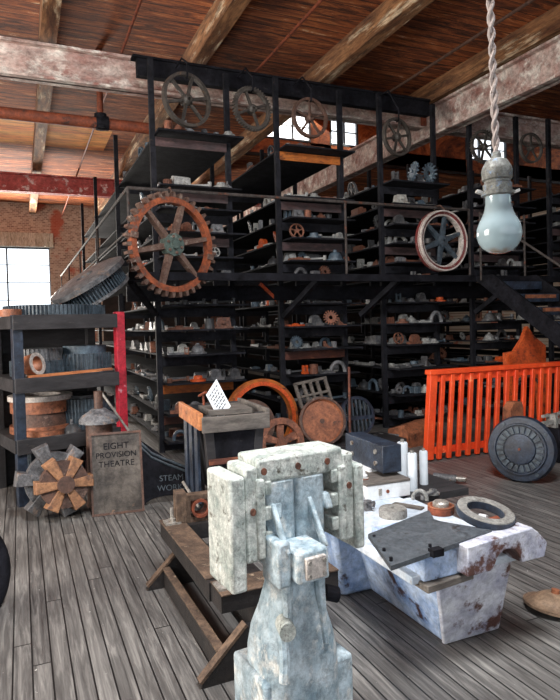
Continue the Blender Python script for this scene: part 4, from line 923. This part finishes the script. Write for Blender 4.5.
# crosshead
MB().box(-.215, .215, -mh, mh, 1.06, 1.15).build('head_beam', 'machine', mc, bevel=.012)
for s_, nm in ((-1, 'leg'), (1, 'leg')):
    x0, x1 = sorted((s_ * .272, s_ * .212)); MB().box(x0, x1, -mh + .0, mh - .01, .79, 1.125).build('side_cheek', 'machine', mc, bevel=.01)
    x0, x1 = sorted((s_ * .225, s_ * .185)); MB().box(x0, x1, -mh - .012, mh - .02, .8, 1.08).build('guide_way', 'machine', mc, bevel=.008)
    x0, x1 = sorted((s_ * .345, s_ * .275)); 
    if s_ < 0: MB().box(-.345, -.275, -.1, .13, .7, 1.1).build('side_block', 'machine', mc, bevel=.012)
    else: MB().box(.29, .34, -.08, .09, .74, 1.07).build('side_block', 'machine', mc, bevel=.012)
    for z in (.84, .93, 1.02):
        x0, x1 = sorted((s_ * .185, s_ * .15)); MB().box(x0, x1, -mh - .004, 0, z, z + .05).build('guide_lug', 'machine', mc, bevel=.006)
for x, z in ((-.185, 1.105), (-.02, 1.105), (.13, 1.105), (-.24, .97), (.245, 1.0)): MB().cyl((x, -mh + .01, z), (x, -mh - .006, z), .013, n=12).build('rusty_plug', 'rust', mc)
# ram: two rounded columns
for s_ in (-1, 1):
    T = Matrix.Translation((s_ * .076 - .025, -.035, 0))
    MB().prism(rrect(.074, .055, .035), .76, 1.062, T).build('ram_column', 'machine_blue', mc, bevel=.006)
    MB().hexa([(s_ * .13 - .02, -.11), (s_ * .13 + .02, -.11), (s_ * .13 + .02, -.03), (s_ * .13 - .02, -.03)], .93, [(s_ * .12 - .02, -.09), (s_ * .12 + .02, -.09), (s_ * .12 + .02, -.03), (s_ * .12 - .02, -.03)], .99).build('ram_lug', 'machine_blue', mc, bevel=.01)
MB().box(-.14, .14, -.0, .08, .78, 1.06).build('back_web', 'machine', mc)
# nose
MB().hexa([(-.13, -.25), (.02, -.25), (.02, -.08), (-.13, -.08)], .74, [(-.13, -.24), (.02, -.24), (.02, -.08), (-.13, -.08)], .85).build('nose_block', 'machine_blue', mc, bevel=.012)
MB().box(-.1, -.005, -.262, -.242, .755, .83).build('nose_plate', 'rimwhite', mc, bevel=.004)
for x in (-.145, .035): MB().bar((x, -.2, .83), (x, -.08, .98), .022, .03).build('nose_rib', 'machine_blue', mc, bevel=.008)
MB().box(-.19, -.13, -.2, -.06, .72, .88).build('side_lug', 'machine_blue', mc, bevel=.012)
# column
rows = []
for z, hx, hy, cy in ((.0, .18, .155, -.03), (.3, .175, .15, -.02), (.42, .172, .15, -.02), (.5, .155, .14, -.02), (.58, .125, .12, -.03), (.66, .1, .1, -.03), (.78, .095, .095, -.03)):
    rows.append([(x, y, z) for x, y in rrect(hx, hy, min(hx, hy) * .55, 5, -.03, cy)])
MB().loft(rows).build('column', 'machine_blue', mc)
for x in (-.115, .045): MB().tube([(x, -.13, .8), (x, -.135, .66), (x * 1.05, -.15, .55), (x * 1.1, -.165, .47)], .03, 10, .012).build('column_rib', 'machine_blue', mc)
MB().tube([(-.15, -.15, .55), (-.165, -.185, .47), (-.175, -.19, .4)], .022, 8).build('side_rib', 'machine_blue', mc)
MB().cyl((-.13, -.12, .57), (-.15, -.19, .565), .034, n=16).build('boss', 'machine', mc)
MB().cyl((.13, -.05, .6), (.19, -.06, .58), .03, n=14).build('boss', 'black', mc)
for x, z in ((-.088, .77), (-.018, .77), (-.088, .815), (-.018, .815)): MB().cyl((x, -.255, z), (x, -.27, z), .008, n=8).build('nose_bolt', 'steel', mc)
# pedestal
MB().box(-.225, .225, -.12, .17, .0, .37).build('pedestal', 'machine_blue', mc, bevel=.015)

# ------------------------------------------------------------------ light bulb
bp = at(500, 254, y=.96)
pb_ = thing('pendant_bulb', 'large frosted blue-white light bulb hanging on twisted cloth cord', 'lamp', bp, (0, R(-1.6), 0))
S = (at(500, 195, y=.96).z - bp.z) / .127
def sc(l): return [(r * S, z * S) for r, z in l]
MB().lathe(sc([(0, 0), (.012, .001), (.024, .005), (.036, .014), (.044, .027), (.0475, .042), (.046, .056), (.041, .069), (.034, .082), (.029, .095), (.0265, .108), (.026, .127), (0, .127)]), 48).build('glass', 'bulb', pb_, smooth=60)
so = MB().lathe(sc([(0, .124), (.028, .124), (.03, .13), (.03, .15), (.027, .152), (.027, .157), (.031, .16), (.032, .178), (.03, .186), (.022, .2), (.011, .205), (.01, .215), (.008, .218), (0, .218)]), 32).build('socket', 'socket', pb_)
MB().lathe(sc([(.029, .126), (.034, .126), (.034, .133), (.029, .133)]), 32, closed=True).build('clamp_ring', 'socket', so)
for s_ in (-1, 1):
    v = right * s_
    MB().bar(Vector((0, 0, .13 * S)) + v * .03 * S, Vector((0, 0, .136 * S)) + v * .046 * S, .012 * S, .006 * S).build('wing_screw', 'steel', so)
for s_ in (0, PI):
    pts = [(.0045 * math.cos(k * .9 + s_), .0045 * math.sin(k * .9 + s_), .215 * S + k * .009) for k in range(0, 420)]
    MB().tube(pts, .0042, 6).build('cord_strand', 'cord', pb_)

# ------------------------------------------------------------------ light
wd = bpy.data.worlds.new('overcast'); SC.world = wd; wd.use_nodes = True
bg = wd.node_tree.nodes['Background']; bg.inputs[0].default_value = (.86, .93, 1, 1); bg.inputs[1].default_value = 2.0
def area(name, loc, target, sx, sy, power, colr=(1, 1, 1)):
    l = bpy.data.lights.new(name, 'AREA'); l.shape = 'RECTANGLE'; l.size = sx; l.size_y = sy; l.energy = power; l.color = colr
    o = bpy.data.objects.new(name, l); COL.objects.link(o); o.location = loc
    o.rotation_euler = (Vector(target) - Vector(loc)).to_track_quat('-Z', 'Y').to_euler(); return o
area('window_daylight', (-.3, 20.7, 2.8), (1, 12, 3.0), 2.4, 3.2, 900, (1, .93, .84))
area('clerestory_daylight', (8, 13.4, 6.5), (6, 9, 3), 6, 1.2, 250, (1, .93, .84))
area('overhead_fill', (.9, 1.4, 5.6), (1.4, 2.4, 0), 1.8, 1.8, 460, (.96, .98, 1))  # added fill from above; the roof has no opening here
area('side_fill', (-6, 3.5, 2.4), (2, 5.5, 2.8), 3.5, 3.0, 700, (1, .95, .88))  # added fill from the left; the wall there is closed
